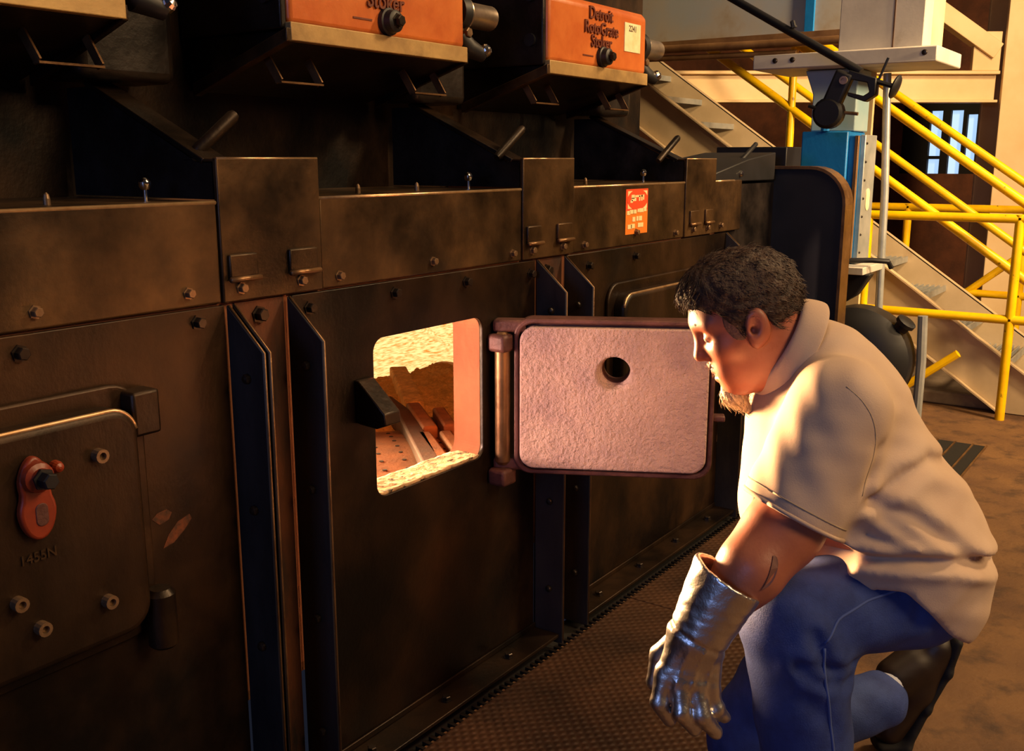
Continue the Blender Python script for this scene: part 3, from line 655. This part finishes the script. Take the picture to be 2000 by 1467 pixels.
box_rt('beam_web', 7.64, 7.66, .9, 3.56, 1.78, 1.96, 'cream_paint', bm_)
box_rt('top_flange', 7.58, 7.72, .9, 3.56, 1.96, 1.985, 'cream_paint', bm_)
box_rt('bottom_flange', 7.58, 7.72, .9, 3.56, 1.76, 1.78, 'cream_paint', bm_)
db = thing('diagonal_brace', 'cream diagonal brace meeting the building column', 'brace', hp(7.7, 3.3, 2.2))
MB().bar(hp(7.62, 2.55, 2.75), hp(7.62, 3.53, 2.12), .10, .12).build('brace_bar', 'cream_paint', db, .004)
box_rt('gusset_post', 7.60, 7.64, 3.36, 3.56, 1.986, 2.26, 'cream_paint', db)
du = thing('duct', 'grey sheet metal duct high behind the stairs', 'duct', (5.5, 1.2, 2.0))
MB().box(5.32, 5.72, .0, 2.4, 1.99, 3.2).build('duct_body', 'duct_paint', du, .01)
MB().box(5.30, 5.32, .345, .39, 1.99, 3.2).build('duct_seam', 'blue_paint', du)
MB().box(5.29, 5.32, .0, 2.4, 1.965, 1.995).build('duct_flange', 'pipe_brown', du)

# ------------------------------------------------------------------ person (implicit surfaces turned into meshes)
PA, PD = .65, 1.80                       # figure origin: .65 m to the right of and 1.80 m in front of the photographer
pr = thing('person', 'crouching man in beige polo shirt, blue jeans and one silver glove looking into the furnace', 'person', hp(PD, PA, 0), rz=R(-55))
LOCAL.add(pr.name)

def surface_nets(fn, lo, hi, h):
    """naive surface nets of fn(a,d,z) < 0; coordinates are figure coordinates"""
    ax = [np.arange(lo[i], hi[i] + h, h, dtype=np.float32) for i in range(3)]
    G = np.meshgrid(*ax, indexing='ij'); v = fn(*G).astype(np.float32); ins = v < 0
    n = v.shape; c = np.zeros(tuple(k - 1 for k in n), np.int8)
    sl = lambda o, m: tuple(slice(o[i], n[i] - 1 + o[i]) for i in range(3))
    for o in [(i, j, k) for i in (0, 1) for j in (0, 1) for k in (0, 1)]: c += ins[sl(o, 0)]
    act = (c > 0) & (c < 8); idx = -np.ones(act.shape, np.int64); idx[act] = np.arange(act.sum())
    I = np.argwhere(act); P = np.zeros((len(I), 3)); W = np.zeros(len(I))
    cor = [(i, j, k) for i in (0, 1) for j in (0, 1) for k in (0, 1)]
    for a in cor:
        for x in range(3):
            if a[x]: continue
            b = list(a); b[x] = 1
            va = v[I[:, 0] + a[0], I[:, 1] + a[1], I[:, 2] + a[2]]; vb = v[I[:, 0] + b[0], I[:, 1] + b[1], I[:, 2] + b[2]]
            m = (va < 0) != (vb < 0); t = np.where(m, va / np.where(m, va - vb, 1), 0)
            q = I + np.array(a); q = q.astype(float); q[:, x] += t; P[m] += q[m]; W += m
    P = P / W[:, None] * h + np.array([k[0] for k in ax])
    F = []
    for x in range(3):
        y, z = (x + 1) % 3, (x + 2) % 3
        s0 = [slice(None)] * 3; s1 = [slice(None)] * 3; s0[x] = slice(0, n[x] - 1); s1[x] = slice(1, n[x])
        e = ins[tuple(s0)] != ins[tuple(s1)]; E_ = np.argwhere(e)
        ok = (E_[:, y] > 0) & (E_[:, z] > 0) & (E_[:, y] < n[y] - 1) & (E_[:, z] < n[z] - 1); E_ = E_[ok]
        def at_(dy, dz):
            q = E_.copy(); q[:, y] -= dy; q[:, z] -= dz; return idx[q[:, 0], q[:, 1], q[:, 2]]
        qd = np.stack([at_(1, 1), at_(0, 1), at_(0, 0), at_(1, 0)], 1)
        flip = ~ins[E_[:, 0], E_[:, 1], E_[:, 2]]; qd[flip] = qd[flip][:, ::-1]
        F.append(qd[(qd >= 0).all(1)])
    return P, np.concatenate(F)
def sm(a, b, k):
    h_ = np.clip(.5 + .5 * (b - a) / k, 0, 1); return b + (a - b) * h_ - k * h_ * (1 - h_)
def ssub(a, b, k): return -sm(-a, b, k)
def smi(a, b, k): return -sm(-a, -b, k)
def rcone(A, D, Z, p, q, r0, r1):
    pa = (A - p[0], D - p[1], Z - p[2]); ba = (q[0] - p[0], q[1] - p[1], q[2] - p[2]); L2 = sum(b * b for b in ba)
    t = np.clip((pa[0] * ba[0] + pa[1] * ba[1] + pa[2] * ba[2]) / L2, 0, 1)
    return np.sqrt((pa[0] - ba[0] * t) ** 2 + (pa[1] - ba[1] * t) ** 2 + (pa[2] - ba[2] * t) ** 2) - (r0 + (r1 - r0) * t)
def ell(A, D, Z, c, r):
    x, y, z = (A - c[0]) / r[0], (D - c[1]) / r[1], (Z - c[2]) / r[2]
    k = np.sqrt(x * x + y * y + z * z); return (k - 1) * min(r)
def chain(A, D, Z, pts, rs, k=.02):
    v = None
    for i in range(len(pts) - 1):
        q = rcone(A, D, Z, pts[i], pts[i + 1], rs[i], rs[i + 1]); v = q if v is None else sm(v, q, k)
    return v
def line2(A, Z, pts):
    v = None
    for (a0, z0), (a1, z1) in zip(pts, pts[1:]):
        bx, bz = a1 - a0, z1 - z0; t = np.clip(((A - a0) * bx + (Z - z0) * bz) / (bx * bx + bz * bz), 0, 1)
        q = np.sqrt((A - a0 - bx * t) ** 2 + (Z - z0 - bz * t) ** 2); v = q if v is None else np.minimum(v, q)
    return v
def sn_obj(name, fn, lo, hi, h, m, parent, smooth_it=0, join=None):
    P, F = surface_nets(fn, lo, hi, h)
    P = P - np.array([PA, PD, 0])
    me = bpy.data.meshes.new(name); me.from_pydata(P.tolist(), [], F.tolist()); me.validate()
    if smooth_it:
        bm = bmesh.new(); bm.from_mesh(me)
        for _ in range(smooth_it): bmesh.ops.smooth_vert(bm, verts=bm.verts, factor=.5, use_axis_x=True, use_axis_y=True, use_axis_z=True)
        bm.to_mesh(me); bm.free()
    return link(name, me, m, parent, smooth=True)

# --- shirt
SH_N = (.548, 1.625, .945); SL_E = (.470, 1.600, .762)           # near shoulder, sleeve end
SH_F = (.62, 1.96, .925); SL_F = (.625, 2.02, .775)
TORSO = [(.565, .978, .085), (.590, .905, .125), (.640, .735, .165), (.695, .635, .180), (.712, .595, .170), (.742, .560, .135)]
FOLDS = [([(.600, .795), (.665, .83), (.72, .842), (.79, .815), (.83, .79)], .008, .010),
         ([(.600, .79), (.67, .765), (.75, .71), (.84, .655), (.90, .63)], .008, .011),
         ([(.50, .672), (.58, .69), (.66, .695), (.74, .69), (.80, .675), (.86, .655)], .013, .009),
         ([(.62, .765), (.68, .725), (.72, .70)], .005, .009),
         ([(.60, .735), (.65, .715), (.70, .695)], .004, .008),
         ([(.60, .885), (.585, .83), (.578, .79)], .004, .010)]
def shirt_core(A, D, Z):
    Dc = 1.80 + (D - 1.80) / 1.28; v = None
    for i in range(len(TORSO) - 1):
        p, q = TORSO[i], TORSO[i + 1]; c = rcone(A, Dc, Z, (p[0], 1.8, p[1]), (q[0], 1.8, q[1]), p[2], q[2]); v = c if v is None else sm(v, c, .05)
    v = sm(v, rcone(A, Dc, Z, (.565, 1.8, .86), (.565, 1.8, .715), .118, .130), .05)          # chest and belly
    v = sm(v, ell(A, D, Z, (.752, 1.8, .560), (.125, .19, .105)), .03)                          # seat of the shirt
    for s, e in ((SH_N, SL_E), (SH_F, SL_F)):
        v = sm(v, rcone(A, D, Z, s, e, .085, .088), .045)
    return v
def shirt_f(A, D, Z):
    v = shirt_core(A, D, Z); near = np.clip((1.80 - D) / .05, 0, 1)
    for pts, dep, wd in FOLDS:
        l = line2(A, Z, pts); v = v + near * (dep * np.exp(-(l / wd) ** 2) - .55 * dep * np.exp(-((l - 2.2 * wd) / (1.4 * wd)) ** 2))
    v = v + .0012 * np.sin(A * 55 + Z * 38 + 3 * np.sin(Z * 21)) * np.sin(Z * 47 - A * 30 + 2 * D * 20)
    arm = np.minimum(rcone(A, D, Z, SH_N, SL_E, .085, .088), rcone(A, D, Z, SH_F, SL_F, .085, .088))
    v = v + np.clip(.02 - arm, 0, .02) / .02 * .0012 * np.sin((A * .9 + Z * .6) * 95 + 2 * np.sin(D * 30))
    # cut the sleeve ends and hollow them
    for s, e in ((SH_N, SL_E), (SH_F, SL_F)):
        d = np.array(e) - np.array(s); d /= np.linalg.norm(d); d = np.array([d[0] * .75 - .20 * (1 if s is SH_N else 0), d[1], d[2]]); d /= np.linalg.norm(d)
        pl = (A - e[0]) * d[0] + (D - e[1]) * d[1] + (Z - e[2]) * d[2]; cap = np.maximum(rcone(A, D, Z, e, tuple(np.array(e) + d * .12), .14, .14), -pl)
        v = np.maximum(v, -cap)
        v = ssub(v, rcone(A, D, Z, tuple(np.array(e) - d * .10), tuple(np.array(e) + d * .06), .066, .078), .006)
    # neck hole and hem
    v = ssub(v, rcone(A, D, Z, (.44, 1.8, 1.07), (.52, 1.8, .985), .085, .078), .008)
    HM = [(.40, .600), (.48, .61), (.52, .622), (.61, .635), (.66, .640), (.706, .600), (.755, .548), (.80, .515), (.845, .492), (.90, .48), (1.0, .47)]
    hz = np.interp(A, [p[0] for p in HM], [p[1] for p in HM]).astype(np.float32) + .03 * np.clip((D - 1.70) / .3, 0, 1)
    v = np.maximum(v, (hz - Z) * .75)
    return v
shirt = sn_obj('polo_shirt', shirt_f, (.38, 1.46, .40), (.97, 2.16, 1.12), .0062, 'shirt', pr, 2)

# --- jeans
def jeans_f(A, D, Z):
    v = rcone(A, D, Z, (.735, 1.69, .590), (.485, 1.615, .575), .100, .084)                       # near thigh
    sh = rcone(A, D, Z, (.495, 1.615, .545), (.565, 1.635, .10), .090, .076); v = sm(v, sh, .03)
    ft = rcone(A, D, Z, (.72, 1.90, .56), (.515, 1.97, .13), .100, .085)
    fs = rcone(A, D, Z, (.515, 1.97, .095), (.825, 2.045, .16), .082, .064)
    v = sm(v, sm(ft, fs, .03), .02)
    v = sm(v, ell(A, D, Z, (.705, 1.80, .575), (.12, .17, .10)), .05)
    v = v + .0022 * np.sin(Z * 60 + A * 25) * np.sin(D * 40 + A * 33) * 1.0
    near = np.clip((1.75 - D) / .05, 0, 1)
    for pts, dep, wd in (([(.545, .50), (.52, .535), (.50, .58)], .008, .010), ([(.585, .50), (.53, .515), (.475, .53)], .007, .009), ([(.58, .475), (.52, .49), (.48, .515)], .008, .010),
                         ([(.72, .655), (.70, .62), (.69, .58)], .004, .012), ([(.55, .40), (.50, .46)], .004, .012)):
        l = line2(A, Z, pts); v = v + near * (dep * np.exp(-(l / wd) ** 2) - .5 * dep * np.exp(-((l - 2.2 * wd) / (1.3 * wd)) ** 2))
    v = np.maximum(v, .075 - Z + np.where(D > 1.86, -.07, 0))
    return v
jeans = sn_obj('jeans', jeans_f, (.36, 1.46, .0), (.93, 2.16, .74), .0066, 'denim', pr, 2)

# --- head frame
HC0 = np.array([.43, 1.80, 1.065]); HF = np.array([-.89, 0, -.456]); HU = np.array([-.456, 0, .89])
def tohead(A, D, Z):
    x = (A - HC0[0]) * HF[0] + (Z - HC0[2]) * HF[2]; u = (A - HC0[0]) * HU[0] + (Z - HC0[2]) * HU[2]; return x, -(D - HC0[1]), u
def head_base(x, y, u):
    ya = np.abs(y)
    v = ell(x, y, u, (-.004, 0, .034), (.099, .079, .088))
    v = sm(v, ell(x, y, u, (.030, 0, -.030), (.064, .064, .088)), .03)
    v = sm(v, ell(x, ya, u, (.030, .024, -.078), (.052, .034, .040)), .025)
    v = sm(v, ell(x, y, u, (.070, 0, -.098), (.024, .028, .022)), .02)
    v = sm(v, rcone(x, ya, u, (.082, .008, .034), (.070, .042, .034), .012, .012), .018)     # brow
    v = sm(v, ell(x, ya, u, (.058, .044, -.018), (.026, .022, .022)), .022)                   # cheek
    v = sm(v, ell(x, ya, u, (.066, .028, -.060), (.024, .022, .024)), .02)
    v = ssub(v, ell(x, ya, u, (.100, .031, .012), (.022, .019, .014)), .012)                  # eye socket
    v = sm(v, ell(x, ya, u, (.076, .031, .012), (.013, .015, .0105)), .004)                    # lids
    v = sm(v, rcone(x, y, u, (.089, 0, .014), (.105, 0, -.020), .0085, .0125), .012)           # nose
    v = sm(v, ell(x, ya, u, (.094, .012, -.026), (.011, .008, .008)), .006)
    v = sm(v, rcone(x, ya, u, (.093, 0, -.059), (.084, .022, -.064), .0075, .004), .008)       # lips
    v = sm(v, rcone(x, ya, u, (.092, 0, -.074), (.083, .020, -.071), .0080, .004), .008)
    v = v + .004 * np.exp(-((u + .0665) / .0028) ** 2) * np.clip((x - .07) / .01, 0, 1) * np.clip((.024 - ya) / .006, 0, 1)
    return v
def head_f(A, D, Z):
    x, y, u = tohead(A, D, Z); v = head_base(x, y, u); ya = np.abs(y)
    # ears
    xe = (x - .006) * .96 + (u - .002) * .28; ue = (u - .002) * .96 - (x - .006) * .28
    e = ell(xe, ya, ue, (-.004, .083, .002), (.021, .009, .033)); e = sm(e, ell(xe, ya, ue, (.002, .079, -.020), (.010, .008, .016)), .008)
    e = ssub(e, ell(xe, ya, ue, (.002, .094, .004), (.012, .009, .019)), .004); e = ssub(e, ell(xe, ya, ue, (.004, .086, -.004), (.006, .012, .007)), .003)
    v = sm(v, e, .005)
    nk = rcone(A, D, Z, (.462, 1.80, 1.045), (.545, 1.80, .945), .064, .072); v = sm(v, nk, .03)
    return np.maximum(v, .93 - Z - .9 * np.clip(.50 - A, 0, 1))
ARM = [(.548, 1.625, .945), (.468, 1.592, .758), (.395, 1.545, .690), (.312, 1.522, .585)]
def arm_f(A, D, Z):
    v = chain(A, D, Z, ARM, [.060, .056, .052, .032], .03)
    v = sm(v, ell(A, D, Z, (.445, 1.575, .735), (.060, .052, .058)), .03); return v
def trunk_f(A, D, Z):
    v = shirt_core(A, D, Z) + .026; v = np.maximum(v, np.where(A < .68, .685, .50) - Z); v = np.maximum(v, Z - .97)
    lg = np.minimum(rcone(A, D, Z, (.73, 1.69, .585), (.485, 1.615, .565), .08, .066), rcone(A, D, Z, (.495, 1.615, .545), (.565, 1.635, .09), .068, .050))
    lf = np.minimum(rcone(A, D, Z, (.72, 1.90, .56), (.515, 1.97, .13), .08, .066), rcone(A, D, Z, (.515, 1.97, .10), (.84, 2.05, .17), .06, .045))
    v = np.minimum(v, np.minimum(lg, lf)); v = np.minimum(v, chain(A, D, Z, [SH_F, (.625, 2.02, .765), (.62, 1.99, .60), (.60, 1.985, .50)], [.058, .052, .040, .030], .03))
    # far hand resting on the far thigh
    v = np.minimum(v, rcone(A, D, Z, (.60, 1.985, .50), (.615, 1.975, .43), .034, .036))
    for k in range(4): v = np.minimum(v, chain(A, D, Z, [(.598 + k * .014, 1.945 + .008 * k, .435), (.605 + k * .014, 1.930 + .008 * k, .395), (.610 + k * .013, 1.945 + .006 * k, .365)], [.010, .009, .008], .008))
    v = np.minimum(v, chain(A, D, Z, [(.595, 1.97, .48), (.575, 1.945, .45), (.572, 1.935, .42)], [.012, .010, .009], .008)); return v
me_parts = []
for fn, lo, hi, h in ((head_f, (.29, 1.69, .86), (.66, 1.91, 1.20), .0036), (arm_f, (.26, 1.48, .54), (.62, 1.70, 1.02), .0058), (trunk_f, (.38, 1.50, .02), (.98, 2.14, 1.0), .012)):
    P, F = surface_nets(fn, lo, hi, h); me_parts.append((P - np.array([PA, PD, 0]), F))
off = 0; VV = []; FF = []
for P, F in me_parts: VV.append(P); FF.append(F + off); off += len(P)
me = bpy.data.meshes.new('body'); me.from_pydata(np.concatenate(VV).tolist(), [], np.concatenate(FF).tolist()); me.validate()
body = link('body', me, 'skin', pr, smooth=True)

# --- hair, brows, goatee, eyes
def hair_f(A, D, Z):
    x, y, u = tohead(A, D, Z); ya = np.abs(y)
    v = head_base(x, y, u) - .006 - .010 * np.clip((u - .05) / .05, 0, 1) * np.clip((x + .02) / .08, 0, 1) - .004 * np.clip((u - .04) / .05, 0, 1)
    st_ = .0014 * np.sin(ya * 140 + 3 * np.sin(u * 30 + x * 40)) * np.sin(x * 60 + u * 50) + .0011 * np.sin(ya * 380 - x * 150 + u * 260 + 2 * np.sin(x * 60)); v = v + st_
    # hairline as height over the head, from nape to forehead
    hl = np.interp(x, [-.12, -.075, -.045, -.030, -.012, .000, .020, .030, .036, .055, .068, .080, .12], [-.055, -.050, -.040, -.020, .028, .034, .020, -.004, .020, .052, .062, .074, .09])
    hl = hl + .02 * np.clip((.05 - ya) / .05, 0, 1) * np.clip((x - .03) / .03, 0, 1) * -.3 + .003 * np.sin(x * 260 + ya * 90)
    return smi(v, (hl - u) * .8, .004)
hair_o = sn_obj('hair', hair_f, (.29, 1.68, .95), (.60, 1.92, 1.22), .0032, 'hair', pr, 0)
def gray_f(A, D, Z):
    x, y, u = tohead(A, D, Z); ya = np.abs(y); SG = 1
    v = head_base(x, y, u) - .0016
    return np.maximum(v, np.sqrt(((x - .030) / .022) ** 2 + ((u - .022) / .034) ** 2 + ((ya - .072) / .03) ** 2) * .02 - .02)
for dlo, dhi in ((1.68, 1.80), (1.80, 1.92)): sn_obj('sideburn', gray_f, (.36, dlo, .98), (.48, dhi, 1.14), .0032, 'hair_grey', pr, 0)
def goat_f(A, D, Z):
    x, y, u = tohead(A, D, Z); ya = np.abs(y)
    v = ell(x, y, u, (.080, 0, -.112), (.024, .027, .024)); v = sm(v, rcone(x, y, u, (.080, 0, -.120), (.066, 0, -.162), .020, .005), .01)
    mu = rcone(x, ya, u, (.093, .004, -.046), (.080, .030, -.060), .007, .004); mu = sm(mu, rcone(x, ya, u, (.080, .030, -.060), (.072, .026, -.09), .004, .005), .005); v = sm(v, mu, .004)
    return v + .0026 * np.sin(x * 500 + y * 420) * np.sin(y * 520 + u * 60)
goat_o = sn_obj('goatee', goat_f, (.34, 1.74, .86), (.48, 1.86, 1.02), .0028, 'goatee', pr, 0)
def brow_f(A, D, Z):
    x, y, u = tohead(A, D, Z); ya = np.abs(y); return chain(x, ya, u, [(.092, .014, .036), (.090, .028, .041), (.076, .046, .036)], [.0032, .0036, .002], .004) + .0006 * np.sin(ya * 900 + u * 300)
sn_obj('eyebrows', brow_f, (.29, 1.72, 1.02), (.41, 1.88, 1.12), .0026, 'hair', pr, 0)
for s in (-1, 1):
    c = HC0 + HF * .0815 + np.array([0, s * .031, 0]) + HU * .0095 - np.array([PA, PD, 0])
    mb = MB(); bmesh.ops.create_uvsphere(mb.bm, u_segments=14, v_segments=10, radius=.0085); mb.bm.transform(Matrix.Translation(c)); mb.build('eye', 'eye_white', pr, smooth=True)
def strands(name, src, count, comb, length, rad, m, seed):
    rs = np.random.RandomState(seed); me0 = src.data; V = []; F = []
    pol = [p for p in me0.polygons]; ar = np.array([p.area for p in pol]); pick = rs.choice(len(pol), count, p=ar / ar.sum())
    for i in pick:
        p = pol[i]; nrm = np.array(p.normal); c = np.array(p.center) + (rs.rand(3) - .5) * .004
        x, y, u = tohead(c[0] + PA, c[1] + PD, c[2]); t = comb(x, y, u); t = t - nrm * t.dot(nrm) * .9; t /= (np.linalg.norm(t) + 1e-6)
        L_ = length * (.6 + .7 * rs.rand()); jit = (rs.rand(3) - .5) * .55; dirv = t + nrm * (.12 + .30 * rs.rand()) + jit; dirv /= np.linalg.norm(dirv)
        sd = np.cross(dirv, nrm); sd /= (np.linalg.norm(sd) + 1e-6); b0 = len(V)
        for k, w_ in ((0, 1), (.5, .85), (1, .15)):
            q = c - nrm * .002 + dirv * L_ * k - nrm * (L_ * .28 * k * k); r_ = rad * w_
            V += [q + sd * r_, q - sd * r_ * .5 + nrm * r_ * .8, q - sd * r_ * .5 - nrm * r_ * .8]
        for k in range(2):
            for e in range(3): F.append((b0 + k * 3 + e, b0 + k * 3 + (e + 1) % 3, b0 + k * 3 + 3 + (e + 1) % 3, b0 + k * 3 + 3 + e))
    me = bpy.data.meshes.new(name); me.from_pydata([tuple(v) for v in V], [], F); o = link(name, me, m, src, smooth=True); o['kind'] = 'stuff'; return o
def hv(x, y, u): return HF * x + np.array([0, -1, 0]) * y + HU * u
def comb_hair(x, y, u):
    f_ = min(1, max(0, (x - .035) / .03)) * min(1, max(0, (u - .06) / .03))
    return hv(-.8 + 1.5 * f_, .25 * np.sign(y), -.55 + .2 * f_)
strands('hair_strands', hair_o, 7000, comb_hair, .020, .0008, 'hair', 3)
strands('goatee_strands', goat_o, 700, lambda x, y, u: hv(-.15, .1 * np.sign(y), -1), .022, .0006, 'goatee', 4)
# --- collar
cc = np.array([.503, 1.80, 1.012]); e1 = np.array([.47, 0, .883]); e2 = np.array([-.883, 0, .47]); dd = np.array([0, 1, 0])
V = []; F = []; n = 48
for i in range(n):
    a = 2 * math.pi * i / n; ca, sa = math.cos(a), math.sin(a); fr = max(0, -ca)
    for rr, ax_ in ((.068, .014), (.071, .022), (.076, .020), (.084, .002), (.090 + .010 * fr, -.022 - .014 * fr)):
        V.append(cc + e1 * ca * (rr + .012) + dd * sa * rr * 1.02 + e2 * ax_ - np.array([PA, PD, 0]))
for i in range(n):
    for k in range(4):
        a, b = i * 5 + k, ((i + 1) % n) * 5 + k; F.append((a, b, b + 1, a + 1))
me = bpy.data.meshes.new('collar'); me.from_pydata([tuple(v) for v in V], [], F); co = link('collar', me, 'shirt', shirt, smooth=True)
co.modifiers.new('solid', 'SOLIDIFY').thickness = .005; co.modifiers.new('sub', 'SUBSURF').levels = 1
# --- seams and hems laid on the near surface of the cloth
def bvh_of(o): return BVHTree.FromPolygons([v.co.copy() for v in o.data.vertices], [tuple(p.vertices) for p in o.data.polygons])
BS, BJ = bvh_of(shirt), bvh_of(jeans)
def seam(bv, pts, r, name, m, parent, lift=.0):
    out = []; P = []
    for (a0, z0), (a1, z1) in zip(pts, pts[1:]):
        nn = max(2, int(math.hypot(a1 - a0, z1 - z0) / .008))
        P += [(a0 + (a1 - a0) * t / nn, z0 + (z1 - z0) * t / nn) for t in range(nn)]
    P.append(pts[-1])
    for a, z in P:
        h_ = bv.ray_cast(Vector((a - PA, -.8, z)), Vector((0, 1, 0)))
        if h_[0] is not None: out.append(h_[0] + Vector((0, -lift, 0)))
    if len(out) > 2:
        k = [out[0]] + [(out[i - 1] + out[i] * 2 + out[i + 1]) / 4 for i in range(1, len(out) - 1)] + [out[-1]]
        MB().tube(k, r, 6).build(name, m, parent, smooth=True)
seam(BS, [(.535, .995), (.556, .977), (.573, .953), (.583, .928), (.588, .90), (.588, .872), (.584, .845), (.575, .81)], .0011, 'armhole_seam', 'shirt_seam', shirt)
seam(BJ, [(.52, .565), (.545, .60), (.60, .622), (.66, .635), (.70, .645)], .0026, 'side_seam', 'denim_seam', jeans)
seam(BJ, [(.52, .555), (.525, .50), (.54, .43), (.555, .35), (.565, .28)], .0026, 'inseam', 'denim_seam', jeans)
# sleeve hem band
d = np.array(SL_E) - np.array(SH_N); d /= np.linalg.norm(d); d = np.array([d[0] * .75 - .20, d[1], d[2]]); d /= np.linalg.norm(d)
u_ = Vector(d).orthogonal().normalized(); v_ = Vector(d).cross(u_)
for off_, nm, mm, r_ in ((-.005, 'sleeve_hem', 'shirt', .0042), (-.024, 'hem_stitch', 'shirt_seam', .0014)):
    pts = []
    for i in range(41):
        a = 2 * math.pi * i / 40; dr_ = u_ * math.cos(a) + v_ * math.sin(a); o_ = Vector(SL_E) + Vector(d) * off_ - Vector((PA, PD, 0))
        h_ = BS.ray_cast(o_ + dr_ * .2, -dr_)
        if h_[0] is not None and (h_[0] - o_).length < .13: pts.append(h_[0])
    if len(pts) > 8: MB().tube(pts, r_, 6).build(nm, mm, shirt, smooth=True)
# tattoo on the near forearm
BB = bvh_of(body); V = []; F = []; tc_ = (.408, .705)
ring_ = []
for i in range(24):
    a = 2 * math.pi * i / 24; rx = .015 if math.cos(a) > 0 else -.002
    ring_.append((tc_[0] + rx * math.cos(a) + .010 * math.sin(a), tc_[1] + .026 * math.sin(a)))
for a, z in ring_:
    h_ = BB.ray_cast(Vector((a - PA, -.8, z)), Vector((0, 1, 0)))
    if h_[0] is not None: V.append(h_[0] + Vector((0, -.0022, 0)))
if len(V) > 10:
    me = bpy.data.meshes.new('tattoo'); me.from_pydata([tuple(v) for v in V], [], [tuple(range(len(V)))]); link('tattoo', me, 'tattoo', pr)
# --- glove
def glove_f(A, D, Z):
    v = rcone(A, D, Z, (.356, 1.530, .683), (.310, 1.520, .590), .064, .050)
    ca = np.array([-.46, 0, -.888]); pl = (A - .357) * ca[0] + (Z - .683) * ca[2]
    pl = (A - .357) * (-.535) + (Z - .683) * (-.845); v = np.maximum(v, -pl)
    inn = rcone(A, D, Z, (.40, 1.54, .77), (.318, 1.522, .605), .066, .044); v = ssub(v, inn, .003)
    pm = rcone(A, D, Z, (.306, 1.520, .580), (.287, 1.514, .515), .034, .032)
    pm = sm(pm, chain(A, D, Z, [(.285, 1.515, .585), (.258, 1.508, .515)], [.028, .020], .01), .015)
    pm = sm(pm, chain(A, D, Z, [(.325, 1.518, .570), (.325, 1.510, .497)], [.026, .020], .01), .015)
    v = sm(v, pm, .018); v = v + .004 * np.exp(-(((A - .308) * .46 + (Z - .584) * .888) / .004) ** 2)
    fg_ = None
    for p, r_ in (([(.252, 1.508, .522), (.243, 1.496, .476), (.262, 1.506, .438)], [.0165, .0150, .0125]),
                  ([(.276, 1.500, .515), (.277, 1.482, .466), (.303, 1.496, .428)], [.0170, .0155, .0130]),
                  ([(.302, 1.500, .506), (.311, 1.484, .458), (.339, 1.500, .418)], [.0165, .0150, .0125]),
                  ([(.326, 1.508, .497), (.340, 1.502, .460), (.356, 1.516, .436)], [.0150, .0130, .0110])):
        q = chain(A, D, Z, p, r_, .006); fg_ = q if fg_ is None else sm(fg_, q, .003)
    v = sm(v, fg_, .010)
    v = sm(v, chain(A, D, Z, [(.286, 1.545, .570), (.252, 1.560, .528), (.242, 1.556, .478)], [.020, .0165, .0135], .008), .010)
    for a0, a1 in ((.266, .262), (.291, .290), (.314, .316)):       # stitched ridges on the back
        v = v - .0022 * np.exp(-((A - (a1 + (a0 - a1 + .02) * (Z - .50) / .08)) / .0022) ** 2) * np.clip((1.52 - D) / .01, 0, 1) * np.clip((Z - .49) / .02, 0, 1) * np.clip((.585 - Z) / .01, 0, 1)
    v = v + .0007 * np.sin(A * 130 + Z * 90 + 3 * np.sin(Z * 60)) * np.sin(Z * 140 - A * 60 + D * 90)
    return v
gl = sn_obj('glove', glove_f, (.21, 1.44, .39), (.44, 1.62, .76), .0034, 'foil', pr, 1)
gl['label'] = 'shiny aluminised heat glove on the hanging hand'
# --- shoes
def shoe_far(A, D, Z):
    v = chain(A, D, Z, [(.965, 2.09, .265), (.925, 2.09, .165), (.875, 2.09, .060)], [.040, .042, .036], .02); v = sm(v, rcone(A, D, Z, (.915, 2.085, .225), (.872, 2.075, .20), .046, .044), .02)
    return v
sn_obj('shoe', shoe_far, (.80, 2.0, .01), (1.05, 2.17, .34), .006, 'shoe', pr, 1)
def sole_far(A, D, Z):
    v = chain(A, D, Z, [(1.000, 2.09, .290), (.985, 2.09, .215), (.945, 2.09, .125), (.905, 2.09, .030), (.850, 2.09, .026)], [.018, .016, .016, .018, .014], .01)
    Dq = 2.09 + (D - 2.09) * .40; v = chain(A, Dq, Z, [(1.000, 2.09, .290), (.985, 2.09, .215), (.945, 2.09, .125), (.905, 2.09, .030), (.850, 2.09, .026)], [.017, .015, .015, .017, .014], .01)
    return v
sn_obj('sole', sole_far, (.80, 2.02, .0), (1.05, 2.16, .33), .006, 'sole', pr, 1)
def sock_f(A, D, Z): return rcone(A, D, Z, (.855, 2.06, .190), (.880, 2.07, .215), .036, .030)
sn_obj('sock', sock_f, (.76, 1.98, .10), (.98, 2.15, .31), .008, 'sock', pr, 1)
def shoe_near(A, D, Z):
    v = chain(A, D, Z, [(.600, 1.635, .055), (.50, 1.63, .050), (.37, 1.625, .038)], [.050, .046, .036], .03); v = sm(v, rcone(A, D, Z, (.575, 1.635, .12), (.565, 1.635, .07), .055, .05), .03)
    return np.maximum(v, .012 - Z)
sn_obj('shoe', shoe_near, (.30, 1.55, .0), (.68, 1.72, .2), .007, 'shoe', pr, 1)
MB().prism([(x - PA, y - PD) for x, y in [(.655, 1.60), (.66, 1.635), (.655, 1.675), (.50, 1.685), (.38, 1.67), (.33, 1.635), (.36, 1.595), (.50, 1.585)]], 2, .0, .018).build('sole', 'sole', pr, .004)
